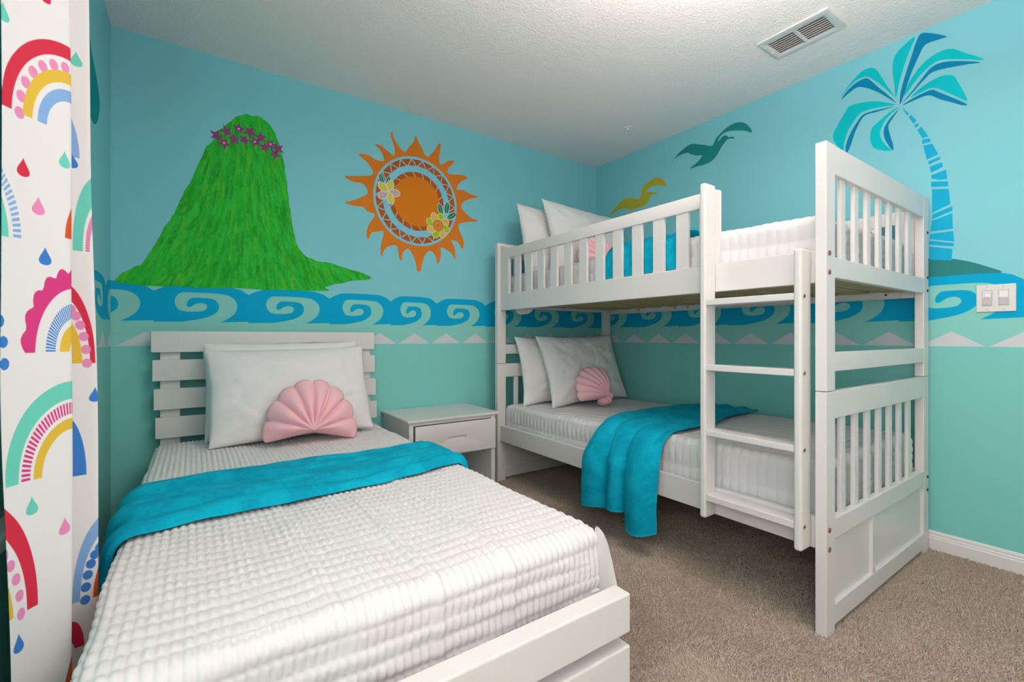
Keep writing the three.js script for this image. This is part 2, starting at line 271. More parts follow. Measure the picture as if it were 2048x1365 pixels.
const BIRD_TEAL = [[[0.743,2.242],[0.783,2.268],[0.834,2.279],[0.884,2.276],[0.914,2.255],[0.956,2.233],[0.994,2.221],[0.968,2.192],[0.902,2.159],[0.956,2.158],[1.015,2.154],[1.066,2.161],[1.105,2.19],[1.132,2.227],[1.159,2.253],[1.18,2.266],[1.219,2.257],[1.219,2.265],[1.201,2.274],[1.182,2.278],[1.169,2.293],[1.148,2.298],[1.126,2.285],[1.11,2.275],[1.121,2.297],[1.153,2.316],[1.195,2.313],[1.242,2.298],[1.292,2.277],[1.326,2.254],[1.333,2.264],[1.311,2.302],[1.287,2.328],[1.257,2.345],[1.221,2.353],[1.169,2.343],[1.126,2.321],[1.094,2.297],[1.069,2.262],[1.015,2.285],[0.962,2.309],[0.914,2.327],[0.865,2.318],[0.808,2.293]]];
const BIRD_YELLOW = [[[0.151,1.997],[0.22,2.014],[0.286,2.025],[0.335,2.013],[0.383,1.993],[0.445,1.994],[0.527,1.999],[0.553,2.034],[0.578,2.057],[0.634,2.053],[0.631,2.061],[0.599,2.072],[0.564,2.087],[0.527,2.103],[0.564,2.12],[0.62,2.119],[0.676,2.102],[0.713,2.094],[0.69,2.137],[0.655,2.167],[0.628,2.178],[0.585,2.179],[0.534,2.163],[0.49,2.134],[0.468,2.061],[0.406,2.079],[0.343,2.098],[0.295,2.092],[0.228,2.057]]];
const SUN = [[[-1.804,2.286],[-1.796,2.285],[-1.79,2.249],[-1.762,2.216],[-1.72,2.181],[-1.687,2.22],[-1.658,2.261],[-1.642,2.303],[-1.625,2.273],[-1.599,2.234],[-1.567,2.185],[-1.539,2.202],[-1.508,2.241],[-1.477,2.293],[-1.463,2.28],[-1.473,2.213],[-1.47,2.157],[-1.437,2.167],[-1.405,2.192],[-1.361,2.201],[-1.381,2.169],[-1.405,2.142],[-1.409,2.105],[-1.349,2.11],[-1.29,2.118],[-1.257,2.102],[-1.307,2.07],[-1.332,2.04],[-1.336,2.006],[-1.299,2.013],[-1.24,1.998],[-1.171,1.987],[-1.248,1.955],[-1.29,1.929],[-1.307,1.893],[-1.282,1.864],[-1.231,1.831],[-1.171,1.814],[-1.257,1.795],[-1.324,1.769],[-1.32,1.726],[-1.29,1.663],[-1.29,1.606],[-1.307,1.61],[-1.332,1.644],[-1.381,1.652],[-1.357,1.597],[-1.353,1.518],[-1.373,1.551],[-1.405,1.577],[-1.461,1.593],[-1.461,1.542],[-1.477,1.491],[-1.491,1.489],[-1.5,1.531],[-1.539,1.563],[-1.577,1.531],[-1.595,1.473],[-1.61,1.423],[-1.632,1.424],[-1.644,1.482],[-1.665,1.528],[-1.694,1.56],[-1.73,1.528],[-1.737,1.477],[-1.755,1.499],[-1.762,1.539],[-1.773,1.571],[-1.821,1.562],[-1.855,1.529],[-1.865,1.492],[-1.875,1.52],[-1.869,1.58],[-1.855,1.648],[-1.889,1.645],[-1.929,1.632],[-1.951,1.59],[-1.962,1.618],[-1.951,1.675],[-1.912,1.746],[-1.955,1.759],[-1.984,1.784],[-2.031,1.78],[-2.089,1.792],[-2.038,1.816],[-1.987,1.845],[-1.955,1.876],[-1.968,1.91],[-1.993,1.927],[-2.044,1.925],[-2.092,1.948],[-2.038,1.961],[-1.929,1.989],[-1.932,2.031],[-1.968,2.069],[-2.009,2.1],[-1.955,2.108],[-1.902,2.09],[-1.854,2.093],[-1.862,2.129],[-1.882,2.16],[-1.909,2.185],[-1.869,2.183],[-1.828,2.16],[-1.79,2.142],[-1.783,2.177],[-1.8,2.233],[-1.811,2.264]]];
const HILL = [[[-3.128,1.261],[-3.105,1.294],[-3.05,1.327],[-3.003,1.398],[-2.946,1.527],[-2.896,1.645],[-2.835,1.794],[-2.783,1.945],[-2.718,2.063],[-2.652,2.144],[-2.583,2.179],[-2.512,2.171],[-2.463,2.107],[-2.423,1.987],[-2.401,1.839],[-2.388,1.701],[-2.368,1.578],[-2.337,1.483],[-2.257,1.434],[-2.118,1.412],[-1.934,1.354],[-2.06,1.327],[-2.202,1.279],[-2.189,1.26],[-2.438,1.251],[-2.696,1.243],[-2.946,1.24],[-3.114,1.241]]];
const LEAF = [[[0.548,2.122],[0.499,2.085],[0.448,2.055],[0.384,2.027],[0.315,1.978],[0.303,1.932],[0.338,1.871],[0.406,1.823],[0.469,1.812],[0.509,1.819],[0.586,1.932]]];
const WALLS = {
  back: { o: scene.getObjectByName('wall_back'), m: new THREE.Matrix4() },
  right: { o: scene.getObjectByName('wall_right'), m: new THREE.Matrix4().makeBasis(V3(0, 0, 1), V3(0, 1, 0), V3(-1, 0, 0)) },
  left: { o: scene.getObjectByName('wall_left'), m: new THREE.Matrix4().makeBasis(V3(0, 0, -1), V3(0, 1, 0), V3(1, 0, 0)).setPosition(ROOM.x0, 0, 0) },
};
function smoothPoly(pts, rough = 0, per = 6) {
  const c = new THREE.CatmullRomCurve3(pts.map(([u, v]) => V3(u, v, 0)), true, 'catmullrom', 0.5), n = pts.length * per, out = [];
  for (let i = 0; i < n; i++) { const p = c.getPoint(i / n); out.push(new THREE.Vector2(p.x + rough * noise(i * 0.61, 3.1), p.y + rough * noise(i * 0.53, 9.7))); }
  return out;
}
function flat(polys, lift, { straight, rough } = {}) {
  const geos = polys.map((p) => new THREE.ShapeGeometry(new THREE.Shape(straight ? p.map(([u, v]) => new THREE.Vector2(u, v)) : smoothPoly(p, rough))));
  const g = mergeGeometries(geos); g.translate(0, 0, lift); return g;
}
function paint(wall, name, geo, mat, label, parent) { geo.applyMatrix4(WALLS[wall].m); return obj(name, geo, mat, parent ?? WALLS[wall].o, label); }
const matte = (c) => phy({ color: c, roughness: 0.8, specularIntensity: 0.35, side: THREE.DoubleSide });
const palm = paint('right', 'mural_palm_tree', flat(PALM_TRUNK, 0.0007, { straight: true }), matte(S(24, 176, 216)), 'blue banded trunk of the painted palm tree');
PALM_LIGHT.forEach((p) => paint('right', 'palm_leaf', flat([p], 0.0007), matte(S(0, 196, 204)), undefined, palm));
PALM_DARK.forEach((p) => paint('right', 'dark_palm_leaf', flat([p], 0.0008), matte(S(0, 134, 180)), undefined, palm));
paint('right', 'mural_island', flat(ISLAND, 0.0005), matte(S(48, 132, 132)), 'painted dark teal island under the palm tree');
paint('right', 'mural_bird', flat(BIRD_TEAL, 0.0006), matte(S(34, 138, 140)), 'painted teal bird below the ceiling');
paint('right', 'mural_bird', flat(BIRD_YELLOW, 0.0006), matte(S(186, 178, 56)), 'painted mustard yellow bird above the guard rail');
paint('left', 'mural_leaf', flat(LEAF.map((p) => p.map(([z, y]) => [-z, y])), 0.0006), matte(S(0, 150, 155)), 'painted dark teal leaf beside the curtain');
// a plain green hill stands where the large green painting is
{
  const g = flat(HILL, 0.0006, { rough: 0.008 });
  planarUV(g, (x) => (x + 3.15) / 1.25, (x, y) => (y - 1.2) / 1.0);
  const tex = canvasTex(1024, 820, (c, w, h) => {
    c.fillStyle = 'rgb(48,186,58)'; c.fillRect(0, 0, w, h);
    for (let k = 0; k < 2600; k++) {
      const x = rnd() * w, y = rnd() * h, t = rnd(), low = y / h, len = 20 + rnd() * 60;
      const col = t < 0.4 ? [36, 156, 38] : t < 0.7 ? [56, 206, 80] : t < 0.86 ? [122, 196, 40] : [30, 132, 34];
      c.strokeStyle = `rgba(${col[0]},${col[1]},${col[2]},0.30)`; c.lineWidth = 4 + rnd() * 12; c.lineCap = 'round';
      c.beginPath(); c.moveTo(x, y); c.quadraticCurveTo(x + (rnd() - 0.5) * 24, y + len / 2, x + (x - w * 0.45) * 0.09, y + len); c.stroke();
    }
  });
  const hill = paint('back', 'mural_hill', g, phy({ map: tex, roughness: 0.8, specularIntensity: 0.3, side: THREE.DoubleSide }), 'painted bright green hill above the headboard');
  const petal = matte(S(150, 72, 132)), heart = matte(S(214, 178, 208));
  const spots = [[-2.735, 2.03], [-2.70, 2.00], [-2.69, 2.065], [-2.655, 2.03], [-2.635, 2.09], [-2.61, 2.04], [-2.585, 2.085], [-2.56, 2.04], [-2.53, 2.07], [-2.515, 2.02], [-2.485, 2.045], [-2.465, 1.995], [-2.45, 2.03]];
  spots.forEach(([u, v], k) => {
    const pts = []; for (let i = 0; i < 10; i++) { const r = (i % 2 ? 0.015 : 0.031) * (0.85 + 0.3 * rnd()), a = i / 10 * 6.283 + k; pts.push([u + r * Math.cos(a), v + r * Math.sin(a)]); }
    const f = paint('back', 'mural_flower', flat([pts], 0.0010), petal, undefined, hill);
    if (k % 3 === 1) { const c = new THREE.CircleGeometry(0.006, 10); c.translate(u, v, 0.0014); obj('flower_heart', c, heart, hill); }
  });
}
// the orange sun with its round medallion
{
  const g = flat(SUN, 0.0006);
  planarUV(g, (x) => (x + 2.15) / 1.05, (x, y) => (y - 1.35) / 1.05);
  const tex = canvasTex(512, 512, (c, w, h) => {
    c.fillStyle = 'rgb(224,130,44)'; c.fillRect(0, 0, w, h);
    for (let k = 0; k < 500; k++) { const x = rnd() * w, y = rnd() * h, t = rnd(); c.fillStyle = t < 0.5 ? 'rgba(226,124,24,0.10)' : 'rgba(190,112,44,0.10)'; c.beginPath(); c.ellipse(x, y, 8 + rnd() * 22, 6 + rnd() * 14, rnd() * 3.1, 0, 6.283); c.fill(); }
  });
  const sun = paint('back', 'mural_sun', g, phy({ map: tex, roughness: 0.8, specularIntensity: 0.3, side: THREE.DoubleSide }), 'painted orange sun with wavy rays');
  const R = 0.289, disc = new THREE.CircleGeometry(R, 96); disc.translate(-1.632, 1.875, 0.0012);
  const med = canvasTex(1024, 1024, (c, w) => {
    const o = w / 2, r = w / 2, ring = (rr, col) => { c.fillStyle = col; c.beginPath(); c.arc(o, o, rr * r, 0, 6.2832); c.fill(); };
    const BL = 'rgb(132,206,226)', RU = 'rgb(186,90,34)';
    ring(1, BL); ring(0.945, RU);
    c.strokeStyle = BL; c.lineWidth = 0.022 * r; const n = 22;
    for (let k = 0; k < n; k++) { const a = k / n * 6.2832, b = (k + 0.5) / n * 6.2832, d = (k + 1) / n * 6.2832; c.beginPath(); c.moveTo(o + 0.95 * r * Math.cos(a), o + 0.95 * r * Math.sin(a)); c.lineTo(o + 0.78 * r * Math.cos(b), o + 0.78 * r * Math.sin(b)); c.lineTo(o + 0.95 * r * Math.cos(d), o + 0.95 * r * Math.sin(d)); c.stroke(); }
    ring(0.80, BL); ring(0.66, RU);
    c.strokeStyle = BL; c.lineWidth = 0.02 * r;
    for (let k = 0; k < 18; k++) { const a = k / 18 * 6.2832; c.beginPath(); c.moveTo(o + 0.67 * r * Math.cos(a), o + 0.67 * r * Math.sin(a)); c.lineTo(o + 0.55 * r * Math.cos(a + 0.12), o + 0.55 * r * Math.sin(a + 0.12)); c.stroke(); }
    ring(0.56, 'rgb(222,128,30)');
    const leaf = (x, y, a, l) => { c.save(); c.translate(x, y); c.rotate(a); c.fillStyle = 'rgb(226,236,214)'; c.beginPath(); c.ellipse(0, -l * 0.55, l * 0.26, l * 0.56, 0, 0, 6.2832); c.fill(); c.fillStyle = 'rgb(24,128,122)'; c.beginPath(); c.ellipse(0, -l * 0.55, l * 0.21, l * 0.5, 0, 0, 6.2832); c.fill(); c.strokeStyle = 'rgb(206,224,190)'; c.lineWidth = 4; c.beginPath(); c.moveTo(0, 0); c.lineTo(0, -l); c.stroke(); c.restore(); };
    const flower = (x, y, n, l, c1, c2, edge) => { for (let k = 0; k < n; k++) { c.save(); c.translate(x, y); c.rotate(k / n * 6.2832 + 0.3); c.fillStyle = edge; c.beginPath(); c.ellipse(0, -l * 0.55, l * 0.34, l * 0.5, 0, 0, 6.2832); c.fill(); c.fillStyle = k % 2 ? c2 : c1; c.beginPath(); c.ellipse(0, -l * 0.55, l * 0.29, l * 0.45, 0, 0, 6.2832); c.fill(); c.restore(); } };
    leaf(o - 0.78 * r, o - 0.24 * r, -0.35, 0.22 * r); leaf(o - 0.70 * r, o - 0.24 * r, 0.3, 0.2 * r);
    flower(o - 0.67 * r, o - 0.10 * r, 5, 0.26 * r, 'rgb(222,208,96)', 'rgb(206,180,178)', 'rgb(240,236,222)');
    leaf(o + 0.72 * r, o + 0.18 * r, 0.15, 0.28 * r); leaf(o + 0.74 * r, o + 0.28 * r, 1.0, 0.28 * r); leaf(o + 0.62 * r, o + 0.22 * r, -0.3, 0.26 * r);
    flower(o + 0.52 * r, o + 0.47 * r, 8, 0.30 * r, 'rgb(168,204,58)', 'rgb(228,190,112)', 'rgb(238,226,150)');
    c.fillStyle = 'rgb(214,120,40)'; c.beginPath(); c.arc(o + 0.52 * r, o + 0.47 * r, 0.13 * r, 0, 6.2832); c.fill();
    c.strokeStyle = 'rgb(238,214,120)'; c.lineWidth = 4; for (const q of [0.05, 0.09]) { c.beginPath(); c.arc(o + 0.52 * r, o + 0.47 * r, q * r, 0, 6.2832); c.stroke(); }
  });
  obj('sun_medallion', disc, phy({ map: med, roughness: 0.8, specularIntensity: 0.3, side: THREE.DoubleSide }), sun, 'round light blue and rust medallion with two flowers');
}

/* ---------------------------------------------------------------- cloth helpers */
function group(name, parent, label) { const g = new THREE.Group(); g.name = name; if (label) g.userData.label = label; parent.add(g); return g; }
function solo(name, geo, mat, label, category, grp) {                 // a thing that is one mesh, its origin at its base
  geo.computeBoundingBox(); const b = geo.boundingBox, p = V3((b.min.x + b.max.x) / 2, b.min.y, (b.min.z + b.max.z) / 2);
  geo.translate(-p.x, -p.y, -p.z);
  const m = new THREE.Mesh(geo, mat); m.name = name; m.castShadow = m.receiveShadow = true; m.position.copy(p); scene.add(m);
  return tag(m, label, category, grp);
}
// give a (nu+1) x (nv+1) grid a back side at distance d and close its rim
function thicken(g, nu, nv, d) {
  const p = g.attributes.position, n = g.attributes.normal, uv = g.attributes.uv, c = p.count, pos = [], uvs = [], idx = Array.from(g.index.array);
  for (let i = 0; i < c; i++) { pos.push(p.getX(i), p.getY(i), p.getZ(i)); uvs.push(uv.getX(i), uv.getY(i)); }
  for (let i = 0; i < c; i++) { pos.push(p.getX(i) - d * n.getX(i), p.getY(i) - d * n.getY(i), p.getZ(i) - d * n.getZ(i)); uvs.push(uv.getX(i), uv.getY(i)); }
  const front = idx.length; for (let i = 0; i < front; i += 3) idx.push(idx[i] + c, idx[i + 2] + c, idx[i + 1] + c);
  const rim = []; for (let i = 0; i < nu; i++) rim.push(i); for (let j = 0; j < nv; j++) rim.push(j * (nu + 1) + nu); for (let i = nu; i > 0; i--) rim.push(nv * (nu + 1) + i); for (let j = nv; j > 0; j--) rim.push(j * (nu + 1));
  for (let k = 0; k < rim.length; k++) { const a = rim[k], b = rim[(k + 1) % rim.length]; idx.push(a, a + c, b + c, a, b + c, b); }
  const o = new THREE.BufferGeometry(); o.setAttribute('position', new THREE.Float32BufferAttribute(pos, 3)); o.setAttribute('uv', new THREE.Float32BufferAttribute(uvs, 2)); o.setIndex(idx); o.computeVertexNormals(); return o;
}
function foldArc(a, half, r) {                                         // arc length from the middle -> [sideways, drop]
  const s = Math.sign(a), t = Math.abs(a) - half;
  if (t <= 0) return [a, 0];
  if (t < r * Math.PI / 2) return [s * (half + r * Math.sin(t / r)), r * (1 - Math.cos(t / r))];
  return [s * (half + r), r + t - r * Math.PI / 2];
}
function puffed(g, f) {                                               // push every vertex along its normal by f(u, v)
  const p = g.attributes.position, n = g.attributes.normal, uv = g.attributes.uv;
  for (let i = 0; i < p.count; i++) { const h = f(uv.getX(i), uv.getY(i)); p.setXYZ(i, p.getX(i) + h * n.getX(i), p.getY(i) + h * n.getY(i), p.getZ(i) + h * n.getZ(i)); }
  g.computeVertexNormals(); return g;
}
// a quilted bedspread over a mattress: x across, z along, the foot end at larger z
function quilt({ cx, W, z0, z1, top, r = 0.035, dropL, dropR, dropHead = 0, dropFoot, cu, cv, ku, kv, puff, wave = 0.004, crumple = 0, rise = () => 0, creases = [] }) {
  const half = W / 2 - r, reach = (d) => (d > 0 ? half + r * Math.PI / 2 + Math.max(0, d - r) : half + r);
  const a0 = -reach(dropL), a1 = reach(dropR), Lz = z1 - z0, hz = Lz / 2 - r, rz = (d) => (d > 0 ? hz + r * Math.PI / 2 + Math.max(0, d - r) : hz);
  const b0 = -rz(dropHead), b1 = rz(dropFoot), nu = Math.round((a1 - a0) / cu) * ku, nv = Math.round((b1 - b0) / cv) * kv, zm = (z0 + z1) / 2;
  const g = grid(nv, nu, (j, i) => {
    const a = lerp(a0, a1, i), b = lerp(b0, b1, j), [x, dx] = foldArc(a, half, r), [z, dz] = foldArc(b, hz, r);
    return [cx + x, top + rise(cx + x, zm + z) - Math.cbrt(dx * dx * dx + dz * dz * dz), zm + z, a, b];
  });
  return puffed(g, (a, b) => {
    if (Math.abs(a) > half + r * 0.9 && Math.abs(b) > hz + r * 0.9) return 0;
    let h = puff * Math.pow(Math.abs(Math.sin(Math.PI * (a - a0) / cu)), 0.75) * (0.12 + 0.88 * Math.pow(Math.abs(Math.sin(Math.PI * (b - b0) / cv)), 0.6)) * (0.85 + 0.4 * noise(a * 21, b * 13));
    if (b > hz) h += crumple * noise(a * 3.5, b * 26) + crumple * 0.6 * noise(a * 9, b * 40, 4);
    h += wave * noise(a * 4.5, b * 3.6) + wave * 0.5 * noise(a * 11, b * 8, 2.2);
    for (const [ca, slope, wdt, amp, s0, s1] of creases) { const q = (a - ca - slope * b) / wdt; h += amp * Math.exp(-q * q) * smooth(s0, s0 + 0.15, b) * (1 - smooth(s1 - 0.15, s1, b)); }
    return h;
  });
}
// a stuffed pillow standing on its long edge: local x across, y up, z through
function pillowGeo(w, h, t, sd, pinch = 0.055) {
  const n = 56, m = 44, side = (s) => grid(n, m, (i, j) => {
    const u = Math.sin((i - 0.5) * Math.PI) * 0.55 + (2 * i - 1) * 0.45, v = Math.sin((j - 0.5) * Math.PI) * 0.55 + (2 * j - 1) * 0.45;
    const x = w / 2 * u * (1 - pinch * (1 - v * v) - 0.012 * noise(v * 3 + sd, 1.3)), y = h / 2 * v * (1 - pinch * 0.9 * (1 - u * u) - 0.015 * noise(u * 3.5, sd));
    const prof = Math.pow(Math.max(0, (1 - Math.pow(Math.abs(u), 2.2)) * (1 - Math.pow(Math.abs(v), 2.2))), 0.5);
    const edge = 1.7 * Math.min(1, 3 * (1 - Math.max(Math.abs(u), Math.abs(v))));
    const rad = Math.atan2(v, u), wr = 0.010 * edge * smooth(0.45, 1.0, Math.hypot(u, v)) * noise(rad * 5 + sd * 3, 2.5 * Math.hypot(u, v), sd) + 0.008 * edge * noise(u * 3.1 + sd, v * 2.7, sd + 4) + 0.004 * edge * noise(u * 9, v * 7, sd);
    return [s * x, y, s * (t / 2 * prof + wr * (s > 0 ? 1 : 0.4)), s * x, y];
  });
  return mergeVertices(mergeGeometries([side(1), side(-1)].map((q) => { q.deleteAttribute('normal'); return q; })), 1e-4);
}
function lean(g, x, y, z, tilt, turn = 0, roll = 0) {                  // roll in its own plane, tip back by tilt, turn about the vertical; (x, y, z) = middle of its lower edge
  g.computeBoundingBox(); g.translate(0, -g.boundingBox.min.y, 0);
  if (roll) { g.rotateZ(roll); g.computeBoundingBox(); g.translate(0, -g.boundingBox.min.y, 0); }
  g.rotateX(-tilt); g.rotateY(turn); g.translate(x, y, z); g.computeBoundingBox(); g.translate(0, y - g.boundingBox.min.y, 0); g.computeVertexNormals(); return g;
}
// a scallop shell cushion: local x across, y up, z through
function shellGeo(w, h, t, lobes, FM) {
  const n = lobes * 14, m = 30;
  const side = (s) => grid(n, m, (i, j) => {
    const ph = lerp(-FM, FM, i), wave = Math.abs(Math.sin(Math.PI * i * lobes)), lobe = Math.pow(wave, 0.5), rho = j;
    const R = 0.91 + 0.09 * lobe, rr = Math.pow(rho, 0.92) * R;
    const x = w / 2 * rr * Math.sin(ph), y = h * (0.10 + 0.90 * rr * Math.cos(ph));
    const dome = Math.pow(Math.max(0, 1 - Math.pow(rho, 3.2)), 0.5) * (0.40 + 0.60 * Math.sin(Math.PI * Math.min(1, rho * 0.85 + 0.15)));
    const groove = 1 - (1 - Math.pow(wave, 0.62)) * 0.28 * smooth(0.03, 0.3, rho);
    const rim = Math.sqrt(Math.max(0, 1 - Math.pow(Math.abs(ph) / FM, 7)));
    return [s * x, y, s * t / 2 * dome * groove * rim, s * x, y];
  });
  return mergeVertices(mergeGeometries([side(1), side(-1)].map((q) => { q.deleteAttribute('normal'); return q; })), 1e-4);
}
function shellCushion(label, w, h, t, x, y, z, tilt, turn, roll, ears, lobes, FM) {
  const body = shellGeo(w, h, t, lobes, FM), all = [body]; let hg;
  if (ears.length) {                                                  // the small ribbed hinge at the base of the fan
    hg = mergeGeometries([-1, 0, 1].map((k) => { const e = new THREE.SphereGeometry(1, 24, 16); e.scale(w * 0.062, h * 0.13, t * 0.30); e.rotateZ(-k * 0.55); e.translate(k * w * 0.085, h * (0.05 + 0.02 * Math.abs(k)), 0); return e; }));
    all.push(hg);
  }
  const minY = () => { let q = Infinity; for (const g of all) { g.computeBoundingBox(); q = Math.min(q, g.boundingBox.min.y); } return q; };
  for (const g of all) g.rotateZ(roll);
  let b = minY(); for (const g of all) { g.translate(0, -b, 0); g.rotateX(-tilt); g.rotateY(turn); g.translate(x, y, z); }
  b = minY(); for (const g of all) { g.translate(0, y - b, 0); g.computeVertexNormals(); }
  const o = thing('shell_cushion', label, 'cushion', [x, y, z], 'pink shell cushions');
  obj('shell_fan', body, M.pink, o); if (hg) obj('shell_hinge', hg, M.pink, o); return o;
}
const track = (pts, x) => { if (x <= pts[0][0]) return pts[0][1]; for (let i = 1; i < pts.length; i++) if (x <= pts[i][0]) return lerp(pts[i - 1][1], pts[i][1], (x - pts[i - 1][0]) / (pts[i][0] - pts[i - 1][0])); return pts[pts.length - 1][1]; };

/* ---------------------------------------------------------------- bunk bed */
const BK = { x0: -1.128, x1: -0.030, zn: 2.167, zf: 0.156, pw: 0.068, pt: 0.034, y1: 0.808, y2: 1.633 };
{
  const bed = thing('bunk_bed', 'white painted wooden bunk bed with slatted ends and ladder', 'bunk bed', [(BK.x0 + BK.x1) / 2, 0, (BK.zn + BK.zf) / 2]);
  const W = M.paintWhite;
  const disc = (x, y, z, axis, r = 0.0085, t = 0.004) => { const g = cyl(r, t, 18); if (axis === 'z') g.rotateX(Math.PI / 2); else g.rotateZ(Math.PI / 2); g.translate(x, y, z); return g; };
  function end(name, z0, z1, label, out) {
    const e = group(name, bed, label), A = BK.x0, B = BK.x1, p = BK.pw, ia = A + p, ib = B - p;
    const zi0 = z0 + 0.004, zi1 = z1 - 0.004;
    for (const [xa, xb] of [[A, A + p], [B - p, B]]) {
      obj('lower_post', bd(xa, xb, 0, BK.y1 - 0.0008, z0, z1, 0.003), W, e);
      obj('upper_post', bd(xa, xb, BK.y1 + 0.0008, BK.y2, z0, z1, 0.003), W, e);
    }
    const xa = ia - 0.002, xb = ib + 0.002;
    obj('top_rail', bd(xa, xb, 1.534, 1.632, zi0 + 0.003, z1 - 0.001), W, e);
    obj('upper_panel_rail', bd(xa, xb, 1.188, 1.257, zi0 + 0.003, z1 - 0.001), W, e);
    obj('middle_rail', bd(xa, xb, 0.873, 0.938, zi0 + 0.003, z1 - 0.001), W, e);
    obj('lower_top_rail', bd(xa, xb, 0.714, 0.807, zi0 + 0.003, z1 - 0.001), W, e);
    obj('lower_panel_rail', bd(xa, xb, 0.310, 0.378, zi0 + 0.003, z1 - 0.001), W, e);
    obj('bottom_rail', bd(xa, xb, 0.022, 0.092, zi0 + 0.003, z1 - 0.001), W, e);
    obj('panel_stile', bd(-0.716, -0.686, 0.09, 0.312, zi0 + 0.006, z1 - 0.002), W, e);
    obj('panel', bd(xa, xb, 0.09, 0.312, z0 + 0.011, z0 + 0.020), W, e);
    // seven flat slats in each half
    for (let k = 0; k < 7; k++) {
      const c = -0.965 + 0.1175 * k, w = 0.0185;
      obj('upper_slat', bd(c - w, c + w, 1.255, 1.536, z0 + 0.010, z0 + 0.024), W, e);
      obj('lower_slat', bd(c - w, c + w, 0.376, 0.716, z0 + 0.010, z0 + 0.024), W, e);
    }
    for (const y of [1.266, 1.203, 0.352, 0.288]) obj('bolt', disc(-1.108, y, out > 0 ? z1 + 0.0012 : z0 - 0.0012, 'z'), M.copper, e);
    for (const y of [1.47, 1.262, 1.203, 0.345, 0.285]) obj('bolt', disc(-0.050, y, out > 0 ? z1 + 0.0012 : z0 - 0.0012, 'z', 0.006), M.dark, e);
    return e;
  }
  end('foot_end', BK.zn - BK.pt, BK.zn, undefined, 1);
  end('head_end', BK.zf, BK.zf + BK.pt, undefined, -1);
  const za = BK.zf + BK.pt - 0.001, zb = BK.zn - BK.pt + 0.001, RX = -1.106, RT = 0.024;
  // side rails
  obj('side_rail', bd(RX, RX + RT, 0.276, 0.384, za, zb), W, bed); obj('side_rail', bd(-0.086, -0.062, 0.276, 0.384, za, zb), W, bed);
  obj('side_rail', bd(RX, RX + RT, 1.171, 1.283, za, zb), W, bed); obj('side_rail', bd(-0.086, -0.062, 1.171, 1.283, za, zb), W, bed);
  obj('ledger', bd(RX + RT, RX + RT + 0.02, 1.175, 1.20, za + 0.05, zb - 0.05), W, bed); obj('ledger', bd(-0.108, -0.087, 1.175, 1.205, za + 0.05, zb - 0.05), W, bed);
  obj('ledger', bd(RX + RT, RX + RT + 0.02, 0.278, 0.302, za + 0.05, zb - 0.05), W, bed); obj('ledger', bd(-0.108, -0.087, 0.278, 0.302, za + 0.05, zb - 0.05), W, bed);
  for (const z of [0.26, 0.55, 0.86, 0.96, 1.3, 1.55, 2.03]) obj('ledger_screw', disc(-0.1085, 1.19, z, 'x', 0.005, 0.003), M.dark, bed);
  { const g = cyl(0.013, 0.004, 20); g.rotateZ(Math.PI / 2); g.translate(-0.0868, 1.206, 2.064); obj('barrel_nut', g, M.copper, bed); }
  // guard rails
  function guard(name, x0, x1, z1, label) {
    const g = group(name, bed, label);
    const s = (x1 - x0) * 0.18;
    const sh = new THREE.Shape(); sh.moveTo(za, 1.521); sh.lineTo(z1, 1.521); sh.lineTo(z1, 1.583); sh.lineTo(za + 0.10, 1.583); sh.bezierCurveTo(za + 0.06, 1.583, za + 0.05, 1.60, za + 0.03, 1.608); sh.lineTo(za, 1.615); sh.closePath();
    const tg = new THREE.ExtrudeGeometry(sh, { depth: x1 - x0 - 0.004, bevelEnabled: true, bevelSize: 0.002, bevelThickness: 0.002, bevelSegments: 2, bevelOffset: -0.002 }); tg.rotateY(-Math.PI / 2); tg.translate(x1 - 0.002, 0, 0); obj('top_rail', boxUV(toCreasedNormals(tg, 0.5)), W, g);
    obj('end_stile', bd(x0, x1, 1.281, 1.523, za, za + 0.098), W, g);
    obj('end_stile', bd(x0, x1, 1.281, 1.523, z1 - 0.072, z1), W, g);
    const n = 11, a = 0.298, b = z1 - 0.072, step = (b - a) / (n + 0.38);
    for (let k = 0; k < n; k++) { const c = a + step * (k + 0.69); obj('guard_slat', bd(x0 + s, x1 - s, 1.281, 1.523, c - 0.030, c + 0.030, 0.002), W, g); }
    return g;
  }
  guard('front_guard_rail', RX, RX + RT, 1.765);
  guard('rear_guard_rail', -0.086, -0.062, zb, undefined);
  obj('guard_post', bd(RX + RT + 0.0005, RX + RT + 0.0235, 1.19, 1.588, 1.705, 1.765, 0.006, 3), W, bed);
  // pine slats that carry the upper and the lower mattress
  for (let k = 0; k < 14; k++) { const z = 0.27 + k * 0.135; obj('bed_slat', bd(-1.078, -0.09, 1.2005, 1.215, z, z + 0.068, 0.002), M.pine, bed); obj('bed_slat', bd(-1.078, -0.09, 0.3025, 0.317, z, z + 0.068, 0.002), M.pine, bed); }
  // ladder
  const lad = group('ladder', bed, undefined), LX = -1.180, LB = RX - 0.0005;
  const stile = (z0, z1, y0, y1) => { const g = new RoundedBoxGeometry(LB - LX, y1 - y0, z1 - z0, 4, 0.009); g.translate((LX + LB) / 2, (y0 + y1) / 2, (z0 + z1) / 2); return boxUV(g); };
  obj('stile', stile(1.742, 1.768, 0.276, 1.597), W, lad); obj('stile', stile(2.088, 2.114, 0.276, 1.284), W, lad);
  for (const [y0, y1] of [[1.113, 1.137], [0.857, 0.880], [0.602, 0.625], [0.346, 0.371]]) obj('rung', bd(LX + 0.004, LB - 0.001, y0, y1, 1.767, 2.089, 0.003), W, lad);
